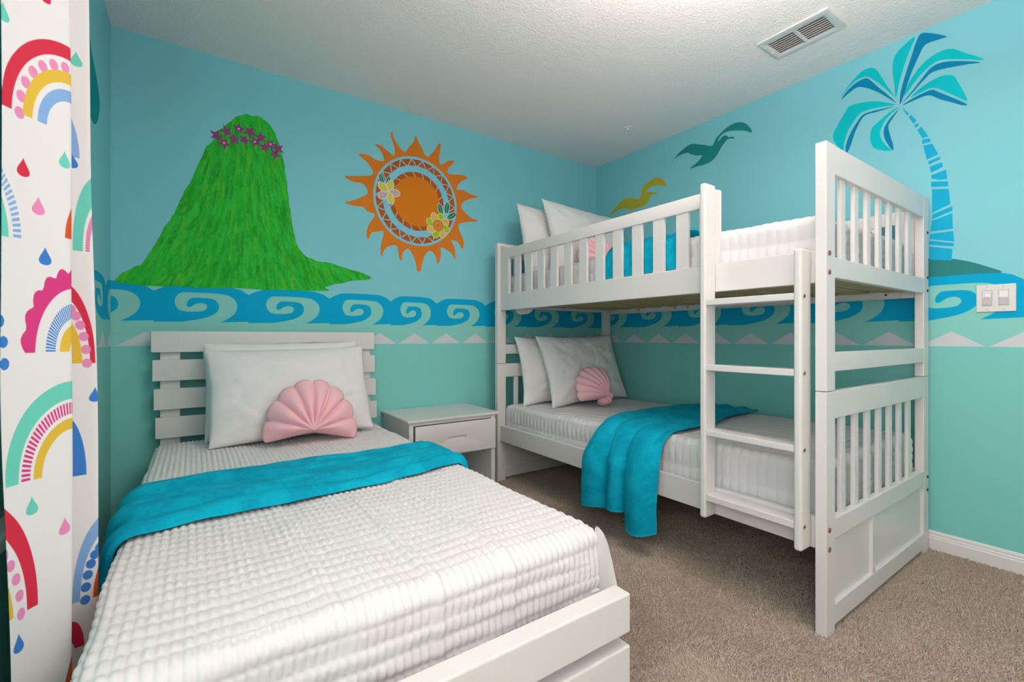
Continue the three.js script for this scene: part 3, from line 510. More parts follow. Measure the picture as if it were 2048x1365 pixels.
  for (const y of [1.125, 0.868, 0.613, 0.358]) { obj('bolt', disc(-1.163, y, 2.1147, 'z', 0.0075), M.steel, lad); obj('bolt_recess_shade', disc(-1.163, y, 2.1165, 'z', 0.0035, 0.002), M.dark, lad); }  // small black disc stands for the shade inside each bolt socket
}

/* ---------------------------------------------------------------- bedding of the bunk bed */
function mattress(label, x0, x1, y0, y1, z0, z1) {
  const o = thing('mattress', label, 'mattress', [(x0 + x1) / 2, y0, (z0 + z1) / 2]);
  obj('ticking', bd(x0, x1, y0, y1, z0, z1, 0.03, 4), M.sheet, o);
  obj('piping', bd(x0 - 0.002, x1 + 0.002, y0 + 0.02, y0 + 0.028, z0 - 0.002, z1 + 0.002, 0.003), M.sheet, o);
}
mattress('white mattress on the slats of the lower bunk', -1.060, -0.112, 0.318, 0.515, 0.205, 2.115);
mattress('white mattress on the slats of the upper bunk', -1.060, -0.112, 1.216, 1.400, 0.205, 2.115);
{
  const base = { cx: -0.586, W: 0.958, z0: 0.197, z1: 2.125, dropHead: 0.14, dropFoot: 0.2, cu: 0.085, cv: 0.036, ku: 14, kv: 8, puff: 0.0065 };
  solo('quilt', quilt({ ...base, top: 0.520, dropL: 0.20, dropR: 0.14, rise: (x, z) => 0.022 * smooth(0.6, 1.7, z) }), M.quilt, 'white quilted bedspread tucked in on the lower bunk', 'bedspread');
  seed += 11;
  solo('quilt', quilt({ ...base, top: 1.402, dropL: 0.17, dropR: 0.14, rise: (x, z) => 0.018 * smooth(0.4, 1.2, z) + 0.012 * noise(z * 2.1, x * 2) }), M.quilt, 'white quilted bedspread on the upper bunk behind the guard rail', 'bedspread');
  // a loose corner of sheet hanging below the upper bunk at the head end
  const tongue = grid(28, 16, (i, j) => { const x = lerp(-1.078, -0.90, i), drop = 0.062 * Math.pow(Math.max(0, 1 - Math.pow(Math.abs(2 * i - 1), 3.2)), 0.6) * (1 - 0.25 * i + 0.25 * Math.min(1, i * 3)); return [x, 1.214 - drop * j, 0.286 + 0.016 * Math.sin(j * 1.6) + 0.004 * noise(i * 4, j * 2), x, j * 0.06]; });
  solo('sheet_corner', thicken(tongue, 28, 16, 0.002), M.sheet, 'loose white sheet corner hanging under the upper bunk', 'sheet');
}
solo('pillow', lean(pillowGeo(0.74, 0.48, 0.16, 1.7, 0.085), -0.645, 0.522, 0.322, 0.20, 0.03, 0.01), M.pillow, 'white pillow against the head end of the lower bunk, behind another pillow', 'pillow', 'pillows on the lower bunk');
solo('pillow', lean(pillowGeo(0.77, 0.50, 0.18, 4.2, 0.09), -0.525, 0.524, 0.49, 0.33, 0.05, 0.02), M.pillow, 'white pillow on the lower bunk with a pink shell cushion leaning on it', 'pillow', 'pillows on the lower bunk');
solo('pillow', lean(pillowGeo(0.74, 0.50, 0.16, 8.7), -0.640, 1.406, 0.33, 0.20, 0.03, -0.02), M.pillow, 'white pillow at the head of the upper bunk, nearest the corner post', 'pillow', 'pillows on the upper bunk');
solo('pillow', lean(pillowGeo(0.76, 0.54, 0.18, 6.1, 0.08), -0.495, 1.408, 0.485, 0.30, 0.05, -0.03), M.pillow, 'white pillow on the upper bunk with its corner pointing up highest', 'pillow', 'pillows on the upper bunk');
shellCushion('pink shell cushion on the lower bunk', 0.36, 0.27, 0.17, -0.575, 0.532, 0.685, 0.35, -0.25, 0.66, [1], 7, 1.12);
shellCushion('pink shell cushion on the upper bunk behind the guard slats', 0.34, 0.26, 0.15, -0.62, 1.415, 0.70, 0.30, -0.2, 0.4, [1], 7, 1.2);

/* ---------------------------------------------------------------- throws */
const edgeRound = (t, k = 12) => Math.sqrt(Math.max(0, 1 - Math.pow(Math.abs(2 * t - 1), k)));
{ // lower bunk: across the bed and down over the side rail in three hanging folds
  const curve = new THREE.CatmullRomCurve3([V3(-0.115, 0.549, 0), V3(-0.35, 0.556, 0), V3(-0.70, 0.556, 0), V3(-0.98, 0.553, 0), V3(-1.062, 0.538, 0), V3(-1.105, 0.492, 0), V3(-1.122, 0.42, 0), V3(-1.127, 0.34, 0), V3(-1.130, 0.22, 0), V3(-1.130, 0.10, 0)]);
  const nu = 150, nv = 120, len = curve.getLength();
  const left = [[0, 1.10], [0.25, 1.06], [0.5, 1.055], [0.62, 1.10], [0.68, 1.115], [0.74, 1.10], [0.82, 1.068], [1, 1.055]], right = [[0, 1.43], [0.25, 1.46], [0.45, 1.53], [0.6, 1.535], [0.7, 1.515], [1, 1.512]];
  const hem = (z) => z < 1.232 ? 0.150 - 0.02 * smooth(1.05, 1.07, z) * (1 - smooth(1.07, 1.2, z)) : z < 1.338 ? 0.164 : 0.118 - 0.022 * Math.sin((z - 1.338) / 0.174 * Math.PI);
  const g = grid(nv, nu, (t, s) => {
    const p = curve.getPointAt(s), q = curve.getTangentAt(s), nx = q.y, ny = -q.x;           // outward normal of the profile
    const z = lerp(track(left, s), track(right, s), t), hang = smooth(0.62, 0.8, s);
    const y0 = p.y, hy = hem(z); const y = s > 0.72 ? lerp(y0, hy + (y0 - 0.10) / (0.49 - 0.10) * (0.49 - hy), smooth(0.72, 0.8, s)) : y0;
    const lobe = (z < 1.234 ? Math.sin(Math.PI * clamp((z - 1.05) / 0.184)) : z < 1.340 ? Math.sin(Math.PI * (z - 1.234) / 0.106) : Math.sin(Math.PI * clamp((z - 1.340) / 0.175)));
    let h = 0.011 * edgeRound(t, 16) + hang * 0.070 * Math.pow(Math.max(0, lobe), 0.5) * smooth(0.6, 0.86, s);
    const pl = (1 - hang) * 0.015 * (Math.pow(Math.abs(Math.sin(Math.PI * (t * 3.1 + 0.25 * noise(s * 4, 1.1) + 0.15))), 0.6) - 0.3);
    h += pl + 0.005 * noise(s * 9, t * 5) + 0.003 * noise(s * 22, t * 9, 3);
    return [p.x + nx * h, y + ny * h * (1 - hang * 0.7), z + hang * 0.01 * noise(s * 5, t * 3, 7), t * 0.46, s * len];
  });
  // the profile runs from wall to front, so flip the winding to face outwards
  const ix = g.index.array; for (let i = 0; i < ix.length; i += 3) { const k = ix[i + 1]; ix[i + 1] = ix[i + 2]; ix[i + 2] = k; } g.computeVertexNormals();
  solo('throw_blanket', thicken(g, nv, nu, 0.006), M.throwTeal, 'teal plush throw over the lower bunk, hanging down to the carpet side', 'throw blanket');
}
{ // upper bunk: tucked in behind the guard rail
  const curve = new THREE.CatmullRomCurve3([V3(-0.13, 1.440, 0), V3(-0.5, 1.452, 0), V3(-0.90, 1.455, 0), V3(-1.00, 1.450, 0), V3(-1.048, 1.432, 0), V3(-1.0735, 1.39, 0), V3(-1.0755, 1.33, 0), V3(-1.0745, 1.29, 0)]);
  const nu = 110, nv = 90, len = curve.getLength();
  const g = grid(nv, nu, (t, s) => {
    const p = curve.getPointAt(s), q = curve.getTangentAt(s), nx = q.y, ny = -q.x, z = lerp(1.165 + 0.03 * Math.sin(s * 5), 1.60 + 0.03 * Math.sin(s * 4 + 1), t);
    const h = 0.012 * edgeRound(t, 14) + (1 - smooth(0.8, 1, s)) * (0.028 * Math.pow(Math.abs(Math.sin(Math.PI * (t * 2.2 + 0.25))), 0.7) - 0.006) * (1 - smooth(0.76, 0.9, s) * 0.7) + 0.004 * noise(s * 9, t * 6, 5);
    return [Math.max(-1.0805, p.x + nx * h), p.y + ny * h, z, t * 0.46, s * len];
  });
  const ix = g.index.array; for (let i = 0; i < ix.length; i += 3) { const k = ix[i + 1]; ix[i + 1] = ix[i + 2]; ix[i + 2] = k; } g.computeVertexNormals();
  solo('throw_blanket', thicken(g, nv, nu, 0.006), M.throwTeal, 'teal plush throw folded across the upper bunk', 'throw blanket');
}

/* ---------------------------------------------------------------- single bed on the left */
{
  const bed = thing('single_bed', 'white slatted single bed frame under the green hill mural', 'bed frame', [-2.462, 0, 1.07]), W = M.paintWhite;
  // headboard: four wide boards on two uprights
  const rows = [[0.916, 1.017, 0], [0.780, 0.880, 0.005], [0.643, 0.743, 0.010], [0.507, 0.607, 0.016]];
  const head = group('headboard', bed), foot = group('footboard', bed);
  for (const [y0, y1, dx] of rows) obj('board', bd(-2.995 + dx, -1.943 + dx, y0, y1, 0.068, 0.090, 0.0025), W, head);
  for (const [x0, x1] of [[-2.962, -2.884], [-2.040, -1.960]]) obj('upright', bd(x0, x1, 0, 0.99, 0.030, 0.0675, 0.003), W, head);
  // footboard
  for (const [y0, y1] of [[0.266, 0.362], [0.138, 0.235]]) obj('board', bd(-2.990, -1.948, y0, y1, 2.006, 2.056, 0.005, 3), W, foot);
  for (const [x0, x1] of [[-2.962, -2.884], [-2.050, -1.972]]) obj('upright', bd(x0, x1, 0, 0.305, 1.968, 2.0055, 0.003), W, foot);
  obj('side_rail', bd(-2.975, -2.950, 0.225, 0.335, 0.068, 1.966), W, bed); obj('side_rail', bd(-1.985, -1.960, 0.225, 0.335, 0.068, 1.966), W, bed);
  for (let k = 0; k < 10; k++) obj('bed_slat', bd(-2.949, -1.986, 0.262, 0.276, 0.14 + k * 0.19, 0.21 + k * 0.19, 0.002), M.pine, bed);
}
mattress('white mattress on the single bed', -2.945, -1.990, 0.2775, 0.478, 0.11, 1.945);
{
  const o = thing('quilt', 'white quilted bedspread on the single bed with the slatted headboard', 'bedspread', [-2.465, 0.30, 1.03]);
  const g = quilt({ cx: -2.463, W: 1.026, z0: 0.098, z1: 1.952, top: 0.484, r: 0.032, dropL: 0.20, dropR: 0.17, dropFoot: 0.19, cu: 0.0178, cv: 0.037, ku: 6, kv: 8, puff: 0.0078, wave: 0.006, crumple: 0.005,
    creases: [[0.03, 0.02, 0.012, 0.007, 0.25, 1.2], [0.20, 0.03, 0.012, 0.006, 0.0, 1.2], [-0.17, 0.02, 0.018, 0.004, 0.1, 1.0]] });
  obj('quilted_cover', g, M.quilt, o);
  const rim = [[0.27, -1.862], [0.31, -1.866], [0.37, -1.882], [0.43, -1.905], [0.465, -1.925], [0.488, -1.948]];
  const flap = grid(20, 24, (i, j) => { const y = lerp(0.488, 0.275, j), x = lerp(-1.962, track(rim, y), i); return [x, y, 1.953 + 0.004 * Math.sin(j * 4 + i * 2) - 0.014 * i, x, y]; });
  const ix = flap.index.array; for (let i = 0; i < ix.length; i += 3) { const k = ix[i + 1]; ix[i + 1] = ix[i + 2]; ix[i + 2] = k; } flap.computeVertexNormals();
  obj('corner_fold', thicken(flap, 20, 24, 0.004), M.sheet, o, 'smooth white folded corner at the foot');
}
solo('pillow', lean(pillowGeo(0.72, 0.47, 0.15, 2.9, 0.03), -2.43, 0.492, 0.225, 0.10, 0.0, 0.012), M.pillow, 'white pillow against the slatted headboard, mostly hidden behind another pillow', 'pillow', 'pillows on the single bed');
solo('pillow', lean(pillowGeo(0.74, 0.46, 0.17, 5.5, 0.03), -2.405, 0.492, 0.375, 0.36, 0.02, 0.02), M.pillow, 'white pillow on the single bed with a pink shell cushion in front', 'pillow', 'pillows on the single bed');
shellCushion('large pink shell cushion on the single bed', 0.42, 0.285, 0.21, -2.372, 0.492, 0.50, 0.28, -0.05, -0.05, [], 8, 1.74);
{ // the throw across the bed
  const zt = [[-3.2, 0.97], [-2.96, 0.92], [-2.79, 0.845], [-2.6, 0.868], [-2.37, 0.858], [-2.2, 0.868], [-1.95, 0.825], [-1.9, 0.83]], zb = [[-3.2, 1.40], [-2.96, 1.365], [-2.79, 1.318], [-2.55, 1.315], [-2.35, 1.295], [-2.17, 1.265], [-2.0, 1.222], [-1.9, 1.20]];
  const cx = -2.463, r = 0.045, half = 0.525 - r, a0 = -(half + r * 1.571 + 0.30), a1 = half + r * 1.571 + 0.10, nu = 240, nv = 110;
  const g = grid(nu, nv, (s, t) => {
    const a = lerp(a0, a1, s), [x, d] = foldArc(a, half, r), X = cx + x + 0.012 * Math.sign(x) * smooth(0.03, 0.2, d), z = lerp(track(zt, cx + a), track(zb, cx + a), t);
    return [X, 0.497 - d, z + 0.006 * noise(a * 3, t * 2, 8), a, t * 0.46];
  });
  const ix = g.index.array; for (let i = 0; i < ix.length; i += 3) { const k = ix[i + 1]; ix[i + 1] = ix[i + 2]; ix[i + 2] = k; } g.computeVertexNormals();
  puffed(g, (a, v) => {
    const t = v / 0.46, w = t * 2.6 + 0.5 * noise(a * 1.1, 4.4) + 0.22 * noise(a * 3.1, t * 3);
    return 0.017 * edgeRound(t, 18) + 0.026 * (Math.pow(Math.abs(Math.sin(Math.PI * w)), 0.42) - 0.6) * edgeRound(t, 4) + 0.014 * noise(a * 2.6, t * 7, 1.9) * edgeRound(t, 6) + 0.005 * noise(a * 9, t * 15, 6);
  });
  solo('throw_blanket', thicken(g, nu, nv, 0.006), M.throwTeal, 'teal plush throw across the single bed', 'throw blanket');
}

/* ---------------------------------------------------------------- nightstand */
{
  const o = thing('nightstand', 'white nightstand with one drawer between the two beds', 'nightstand', [-1.58, 0, 0.22]), W = M.paintWhite;
  obj('top', bd(-1.875, -1.284, 0.516, 0.531, 0.008, 0.452, 0.003), W, o);
  obj('side_panel', bd(-1.864, -1.838, 0, 0.5155, 0.018, 0.438, 0.002), W, o); obj('side_panel', bd(-1.334, -1.307, 0, 0.5155, 0.018, 0.438, 0.002), W, o);
  obj('back_panel', bd(-1.8375, -1.3345, 0.30, 0.5155, 0.02, 0.030, 0.002), W, o);
  obj('front_rail', bd(-1.8375, -1.3345, 0.496, 0.5155, 0.41, 0.434, 0.002), W, o);
  obj('drawer_floor', bd(-1.8375, -1.3345, 0.302, 0.312, 0.031, 0.42, 0.002), W, o);
  obj('shelf', bd(-1.8375, -1.3345, 0.075, 0.093, 0.02, 0.43, 0.002), W, o);
  // drawer front with a routed pull
  const dr = group('drawer', o), x0 = -1.832, x1 = -1.313, y0 = 0.314, y1 = 0.493;
  const s = new THREE.Shape(); s.moveTo(x0, y0); s.lineTo(x1, y0); s.lineTo(x1, y1); s.lineTo(x0, y1); s.closePath();
  const hole = new THREE.Path(), hx0 = -1.638, hx1 = -1.520, hy0 = 0.397, hy1 = 0.416; hole.moveTo(hx0, hy0); hole.lineTo(hx0, hy1); hole.lineTo(hx1, hy1); hole.lineTo(hx1, hy0); hole.closePath(); s.holes.push(hole);
  const g = new THREE.ExtrudeGeometry(s, { depth: 0.014, bevelEnabled: true, bevelSize: 0.002, bevelThickness: 0.002, bevelSegments: 2, bevelOffset: -0.002 }); g.translate(0, 0, 0.4375);
  obj('drawer_front', boxUV(toCreasedNormals(g, 0.5)), W, dr);
  const scoop = grid(2, 12, (i, j) => [lerp(hx0 - 0.002, hx1 + 0.002, i), lerp(hy0 - 0.003, hy1 + 0.003, j), 0.4385 + 0.007 * Math.pow(1 - j, 2), 0, 0]);
  obj('finger_pull', scoop, W, dr);
}

/* ---------------------------------------------------------------- things on the ceiling and the wall */
{
  const o = thing('ceiling_vent', 'white metal air vent in the ceiling with two banks of louvres', 'air vent', [-0.444, H - 0.012, 1.798]), W = M.ventMetal;
  const s = new THREE.Shape(); s.moveTo(-0.546, 1.645); s.lineTo(-0.342, 1.645); s.lineTo(-0.342, 1.952); s.lineTo(-0.546, 1.952); s.closePath();
  const rr = (x0, x1, z0, z1, r) => { const p = new THREE.Path(); p.moveTo(x0 + r, z0); p.lineTo(x1 - r, z0); p.quadraticCurveTo(x1, z0, x1, z0 + r); p.lineTo(x1, z1 - r); p.quadraticCurveTo(x1, z1, x1 - r, z1); p.lineTo(x0 + r, z1); p.quadraticCurveTo(x0, z1, x0, z1 - r); p.lineTo(x0, z0 + r); p.quadraticCurveTo(x0, z0, x0 + r, z0); return p; };
  const banks = [[1.672, 1.788], [1.803, 1.918]]; for (const [a, b] of banks) s.holes.push(rr(-0.507, -0.370, a, b, 0.008));
  const g = new THREE.ExtrudeGeometry(s, { depth: 0.004, bevelEnabled: true, bevelSize: 0.003, bevelThickness: 0.003, bevelSegments: 2, bevelOffset: -0.003 });
  g.rotateX(Math.PI / 2); g.translate(0, H - 0.0035, 0); obj('face_plate', toCreasedNormals(g, 0.6), W, o);
  const dk = group('duct', o), D = M.galvanised, x0 = -0.511, x1 = -0.366, z0 = 1.668, z1 = 1.922, y0 = H - 0.002, y1 = H + 0.42;
  obj('duct_wall', bd(x0, x0 + 0.001, y0, y1, z0, z1, 0.0002, 1), D, dk); obj('duct_wall', bd(x1 - 0.001, x1, y0, y1, z0, z1, 0.0002, 1), D, dk);
  obj('duct_wall', bd(x0, x1, y0, y1, z0, z0 + 0.001, 0.0002, 1), D, dk); obj('duct_wall', bd(x0, x1, y0, y1, z1 - 0.001, z1, 0.0002, 1), D, dk);
  obj('duct_wall', bd(x0, x1, y1, y1 + 0.001, z0, z1, 0.0002, 1), D, dk);
  for (const [a, b] of banks) for (let k = 0; k < 8; k++) {
    const x = -0.500 + k * 0.0177;
    const bl = grid(3, 8, (i, j) => [x + 0.001 - 0.0035 * Math.pow(j, 1.5), H - 0.0030 - 0.0062 * j, lerp(a - 0.002, b + 0.002, i), 0, 0]); obj('louvre', thicken(bl, 3, 8, 0.0012), W, o);
  }
  obj('lever', bd(-0.428, -0.422, H - 0.020, H - 0.008, 1.658, 1.664, 0.001), W, o);
  for (const z of [1.656, 1.940]) { const c = cyl(0.003, 0.002, 12); c.translate(-0.47, H - 0.0112, z); obj('screw', c, M.plasticGrey, o); }
}
{
  const o = thing('fire_sprinkler', 'small white fire sprinkler head under the ceiling', 'sprinkler', [-0.364, H - 0.048, 0.667]), x = -0.364, z = 0.667;
  const e = new THREE.LatheGeometry([[0.0, 0], [0.030, 0], [0.031, -0.002], [0.026, -0.006], [0.014, -0.009], [0.0, -0.009]].map(([a, b]) => new THREE.Vector2(a, b)), 32); e.translate(x, H, z); obj('escutcheon', e, M.plastic, o);
  const b = cyl(0.009, 0.012, 20); b.translate(x, H - 0.014, z); obj('body', b, M.plastic, o);
  const yoke = new THREE.TubeGeometry(new THREE.CatmullRomCurve3([V3(x - 0.009, H - 0.018, z), V3(x - 0.012, H - 0.028, z), V3(x - 0.006, H - 0.040, z), V3(x, H - 0.042, z), V3(x + 0.006, H - 0.040, z), V3(x + 0.012, H - 0.028, z), V3(x + 0.009, H - 0.018, z)]), 30, 0.0022, 8); obj('yoke', yoke, M.plastic, o);
  const bulb = cyl(0.002, 0.02, 10); bulb.translate(x, H - 0.030, z); obj('bulb', bulb, M.dark, o);
  const d = cyl(0.013, 0.0025, 24); d.translate(x, H - 0.0455, z); obj('deflector', d, M.plastic, o);
}
{
  const o = thing('light_switch', 'white double light switch plate on the wall beside the bunk bed', 'light switch', [-0.004, 1.156, 2.379]);
  const pl = new RoundedBoxGeometry(0.006, 0.117, 0.119, 3, 0.0025); pl.translate(-0.003, 1.156, 2.3795); obj('plate', pl, M.plastic, o);
  for (const [z0, z1, kind] of [[2.338, 2.370, 0], [2.387, 2.419, 1]]) {
    const sw = group('switch', o);
    obj('bezel', bd(-0.0072, -0.0055, 1.123, 1.192, z0, z1, 0.0008, 1), M.plasticGrey, sw);
    obj('paddle_top', bd(-0.0105, -0.0065, 1.157, 1.188, z0 + 0.0025, z1 - 0.0025, 0.0012), kind ? M.plasticBright : M.plastic, sw);
    obj('paddle_bottom', bd(-0.0090, -0.0065, 1.127, 1.1565, z0 + 0.0025, z1 - 0.0025, 0.0012), M.plasticGrey, sw);
    if (!kind) { const c = new THREE.SphereGeometry(0.011, 20, 10, 0, Math.PI * 2, 0, Math.PI / 2); c.scale(0.8, 0.35, 0.9); c.rotateZ(Math.PI / 2); c.translate(-0.0103, 1.166, (z0 + z1) / 2); obj('sensor_dome', c, M.plasticBright, sw); }
    for (const y of [1.205, 1.107]) { const c = cyl(0.003, 0.0015, 12); c.rotateZ(Math.PI / 2); c.translate(-0.0062, y, (z0 + z1) / 2); obj('screw', c, M.plasticGrey, sw); }
  }
}

/* ---------------------------------------------------------------- curtain with its rainbow print */
{
  const top = 2.14, bottom = 0.03, TOTAL = 0.5465;
  const plan = [[-3.10, 1.30], [-3.055, 1.35], [-3.003, 1.42], [-3.05, 1.43], [-3.10, 1.445], [-3.105, 1.475], [-3.06, 1.53], [-3.021, 1.58], [-3.07, 1.645], [-3.095, 1.683]];
  const cum = [0]; for (let i = 1; i < plan.length; i++) cum.push(cum[i - 1] + Math.hypot(plan[i][0] - plan[i - 1][0], plan[i][1] - plan[i - 1][1]));
  const at = (u) => { let i = 1; while (i < plan.length - 1 && cum[i] < u) i++; const t = (u - cum[i - 1]) / (cum[i] - cum[i - 1]); return [lerp(plan[i - 1][0], plan[i][0], t), lerp(plan[i - 1][1], plan[i][1], t)]; };
  const soft = (u) => { let x = 0, z = 0, n = 0; for (let k = -4; k <= 4; k++) { const q = at(clamp(u + k * 0.0028, 0, cum[cum.length - 1])), w = 5 - Math.abs(k); x += w * q[0]; z += w * q[1]; n += w; } return [x / n, z / n]; };
  const nu = 180, nv = 90, len = cum[cum.length - 1];
  const g = grid(nu, nv, (i, j) => {
    const u = i * len, y = lerp(bottom, top, j), [x, z] = soft(u), up = smooth(0.7, 1.75, y), low = 1 - smooth(0.35, 1.0, y);
    const far = 1 - smooth(0.15, 0.3, u), near = smooth(0.47, 0.545, u);
    return [x - 0.018 * far * up - 0.003 * (1 - far) * up + 0.008 * near * low + 0.004 * noise(u * 9, y * 1.7), y, z - 0.012 * near * low + 0.004 * noise(u * 7, y * 2.3, 5), u / TOTAL, (y - bottom) / (top - bottom)];
  });
  const tex = canvasTex(560, 2048, (c, w, h) => {
    const k = h / (top - bottom), X = (u) => u / TOTAL * w, Y = (y) => h - (y - bottom) * k, AS = w / TOTAL;
    c.fillStyle = 'rgb(240,239,238)'; c.fillRect(0, 0, w, h);
    const RED = 'rgb(212,34,66)', PINK = 'rgb(234,142,190)', YEL = 'rgb(226,188,58)', LBL = 'rgb(132,176,226)', BLU = 'rgb(52,124,206)', MINT = 'rgb(104,208,188)', MAG = 'rgb(214,52,128)', ORG = 'rgb(214,84,30)';
    const arch = (u, y, rx, ry, r0, r1, col, kind) => {
      const n = 60; c.fillStyle = col;
      if (kind === 'dots') { const m = 13; for (let q = 0; q <= m; q++) { const a = Math.PI * q / m, r = (r0 + r1) / 2; c.beginPath(); c.ellipse(X(u + rx * r * Math.cos(a)), Y(y + ry * r * Math.sin(a)), 0.0085 * AS, 0.0105 * k, 0, 0, 6.2832); c.fill(); } return; }
      if (kind === 'dash') { const m = 46; for (let q = 0; q < m; q++) { const a = Math.PI * (q + 0.2) / m, b = Math.PI * (q + 0.75) / m; c.beginPath(); c.moveTo(X(u + rx * r0 * Math.cos(a)), Y(y + ry * r0 * Math.sin(a))); c.lineTo(X(u + rx * r1 * Math.cos(a)), Y(y + ry * r1 * Math.sin(a))); c.lineTo(X(u + rx * r1 * Math.cos(b)), Y(y + ry * r1 * Math.sin(b))); c.lineTo(X(u + rx * r0 * Math.cos(b)), Y(y + ry * r0 * Math.sin(b))); c.closePath(); c.fill(); } return; }
      c.beginPath();
      for (let q = 0; q <= n; q++) { const a = Math.PI * q / n, s = kind === 'scallop' ? r0 * (0.93 + 0.09 * Math.abs(Math.sin(a * 11))) : r0; c[q ? 'lineTo' : 'moveTo'](X(u + rx * s * Math.cos(a)), Y(y + ry * s * Math.sin(a))); }
      for (let q = n; q >= 0; q--) { const a = Math.PI * q / n; c.lineTo(X(u + rx * r1 * Math.cos(a)), Y(y + ry * r1 * Math.sin(a))); }
      c.closePath(); c.fill();
    };
    const bow = (u, y, rx, ry, bands) => bands.forEach(([r0, r1, col, kind]) => arch(u, y, rx, ry, r0, r1, col, kind));
    // the fold edge lies at u = 0.42; the near face shows u > 0.42, the far fold u < 0.2
    c.save(); c.beginPath(); c.rect(X(0.30), 0, w, h); c.clip();
    bow(0.422, 1.383, 0.126, 0.172, [[1, 0.85, RED], [0.79, 0.70, PINK, 'dots'], [0.70, 0.57, YEL], [0.50, 0.37, LBL]]);
    bow(0.608, 1.160, 0.096, 0.150, [[1, 0.86, LBL, 'dash'], [0.78, 0.56, MINT]]);
    bow(0.415, 0.960, 0.096, 0.162, [[1, 0.76, MAG, 'scallop'], [0.58, 0.40, BLU, 'dash'], [0.32, 0.12, YEL]]);
    bow(0.618, 0.942, 0.085, 0.170, [[0.98, 0.88, BLU, 'dots'], [0.80, 0.5, PINK]]);
    bow(0.424, 0.730, 0.118, 0.172, [[1, 0.80, MINT], [0.76, 0.63, MAG, 'dash'], [0.58, 0.46, YEL]]);
    bow(0.590, 0.500, 0.104, 0.215, [[1, 0.78, RED], [0.70, 0.6, PINK, 'dots'], [0.5, 0.36, YEL]]);
    bow(0.352, 0.250, 0.092, 0.172, [[1, 0.66, ORG], [0.55, 0.4, BLU]]);
    bow(0.400, 1.180, 0.035, 0.075, [[1, 0.45, ORG]]);
    c.restore();
    c.save(); c.beginPath(); c.rect(0, 0, X(0.30), h); c.clip();
    bow(0.232, 1.386, 0.056, 0.130, [[1, 0.72, LBL], [0.55, 0.4, BLU]]);
    bow(0.146, 1.180, 0.046, 0.170, [[1, 0.62, MINT], [0.52, 0.36, MAG, 'dash']]);
    bow(0.212, 0.930, 0.054, 0.178, [[1, 0.82, RED], [0.78, 0.66, PINK, 'dots'], [0.58, 0.25, YEL]]);
    bow(0.212, 0.680, 0.036, 0.135, [[1, 0.2, BLU]]);
    bow(0.140, 0.400, 0.060, 0.182, [[1, 0.78, LBL], [0.70, 0.58, BLU, 'dots'], [0.42, 0.22, ORG]]);
    bow(0.200, 0.300, 0.020, 0.06, [[1, 0.2, RED]]);
    c.restore();
    const drop = (u, y, col, s = 1) => { const a = 0.011 * s * AS, b = 0.013 * s * k; c.fillStyle = col; c.beginPath(); c.moveTo(X(u), Y(y) - 1.75 * b); c.bezierCurveTo(X(u) + 0.35 * a, Y(y) - 0.9 * b, X(u) + a, Y(y) - 0.4 * b, X(u) + a, Y(y) + 0.15 * b); c.bezierCurveTo(X(u) + a, Y(y) + b, X(u) - a, Y(y) + b, X(u) - a, Y(y) + 0.15 * b); c.bezierCurveTo(X(u) - a, Y(y) - 0.4 * b, X(u) - 0.35 * a, Y(y) - 0.9 * b, X(u), Y(y) - 1.75 * b); c.fill(); };
    for (const [u, y, col] of [[0.436, 1.325, MINT], [0.509, 1.283, RED], [0.483, 1.222, PINK], [0.471, 1.132, BLU], [0.543, 1.536, MINT], [0.496, 0.678, MINT], [0.438, 0.618, PINK], [0.529, 0.445, BLU], [0.160, 0.852, BLU], [0.19, 1.372, BLU], [0.47, 1.62, RED], [0.18, 1.60, MINT], [0.46, 0.16, BLU], [0.48, 1.78, BLU]]) drop(u, y, col);
    bow(0.445, 1.655, 0.07, 0.12, [[1, 0.75, ORG], [0.62, 0.5, LBL, 'dash']]);
  });
  const o = thing('curtain', 'white curtain printed with rainbows and raindrops beside the window', 'curtain', [-3.06, bottom, 1.49]);
  obj('curtain_panel', thicken(g, nu, nv, 0.0012), std({ map: tex, roughness: 0.8, side: THREE.DoubleSide }), o);
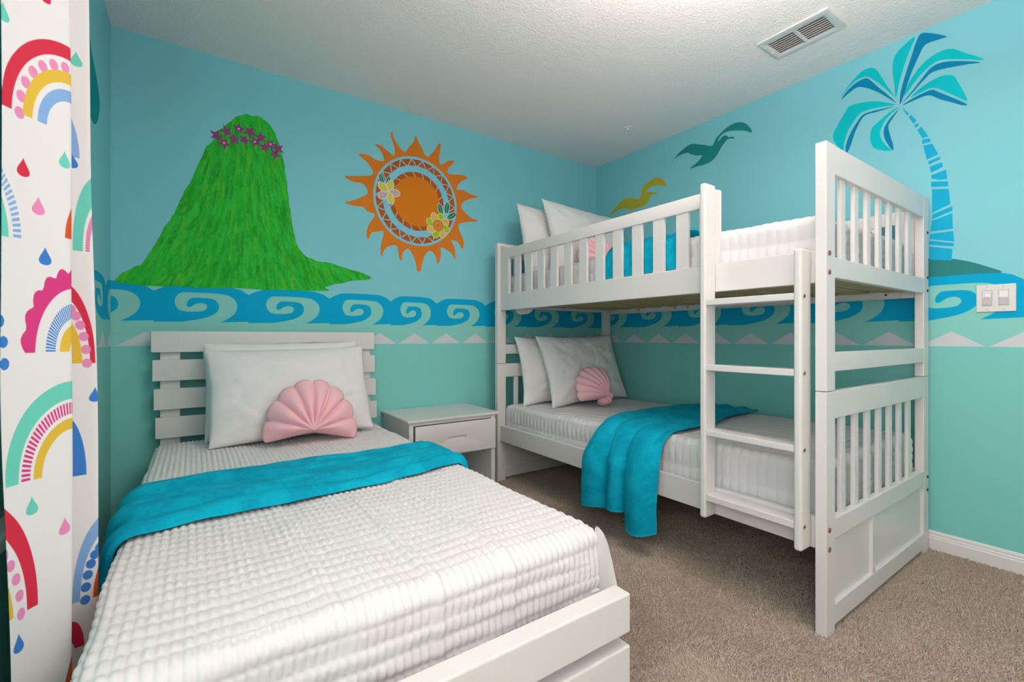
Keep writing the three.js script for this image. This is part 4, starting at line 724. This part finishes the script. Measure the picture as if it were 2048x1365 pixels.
  // rod and finials above the window
  const rod = thing('curtain_rod', 'white curtain rod above the window', 'curtain rod', [-3.06, 2.16, 2.46]);
  const r = cyl(0.011, 2.46, 20); r.rotateX(Math.PI / 2); r.translate(-3.06, 2.16, 2.46); obj('pole', r, M.trim, rod);
  for (const z of [1.225, 3.695]) { const f = new THREE.SphereGeometry(0.022, 20, 14); f.translate(-3.06, 2.16, z); obj('finial', f, M.trim, rod); }
  for (const z of [1.26, 3.64]) obj('bracket', bd(-3.146, -3.055, 2.150, 2.170, z, z + 0.014, 0.002), M.trim, rod);
}

/* ---------------------------------------------------------------- added bowl lamp, made up to brighten the ceiling; above and behind the frame */
{
  const X = -1.66, Y = 2.00, Z = 2.40;
  const o = thing('added_bowl_lamp', 'added white bowl uplighter on a rod, unseen, to brighten the ceiling', 'added ceiling lamp', [X, Y - 0.08, Z]);
  const base = cyl(0.065, 0.025, 40); base.translate(X, H - 0.0125, Z); obj('canopy', base, M.trim, o);
  const rod = cyl(0.008, H - 0.025 - Y + 0.06, 16); rod.translate(X, (H - 0.025 + Y - 0.06) / 2, Z); obj('rod', rod, M.steel, o);
  const prof = [[0.0, -0.085], [0.09, -0.075], [0.16, -0.045], [0.205, 0.0], [0.212, 0.022], [0.206, 0.022], [0.198, 0.0], [0.155, -0.040], [0.088, -0.069], [0.0, -0.079]].map(([a, q]) => new THREE.Vector2(a, q));
  const bowl = new THREE.LatheGeometry(prof, 48); bowl.translate(X, Y, Z); obj('bowl', bowl, M.trim, o);
  const glow = new THREE.CylinderGeometry(0.185, 0.16, 0.02, 40); glow.translate(X, Y - 0.022, Z);
  obj('diffuser', glow, std({ color: C(0.9, 0.88, 0.84), emissive: C(1, 0.92, 0.86), emissiveIntensity: 2, roughness: 0.5 }), o);
  const l = new THREE.RectAreaLight(C(1, 0.88, 0.85), 270, 0.25, 0.25); l.position.set(X, Y - 0.009, Z); l.lookAt(X, H, Z); scene.add(l);
}
scene.traverse((m) => { if (m.isMesh) { m.castShadow = true; m.receiveShadow = true; } });
renderer.render(scene, camera);
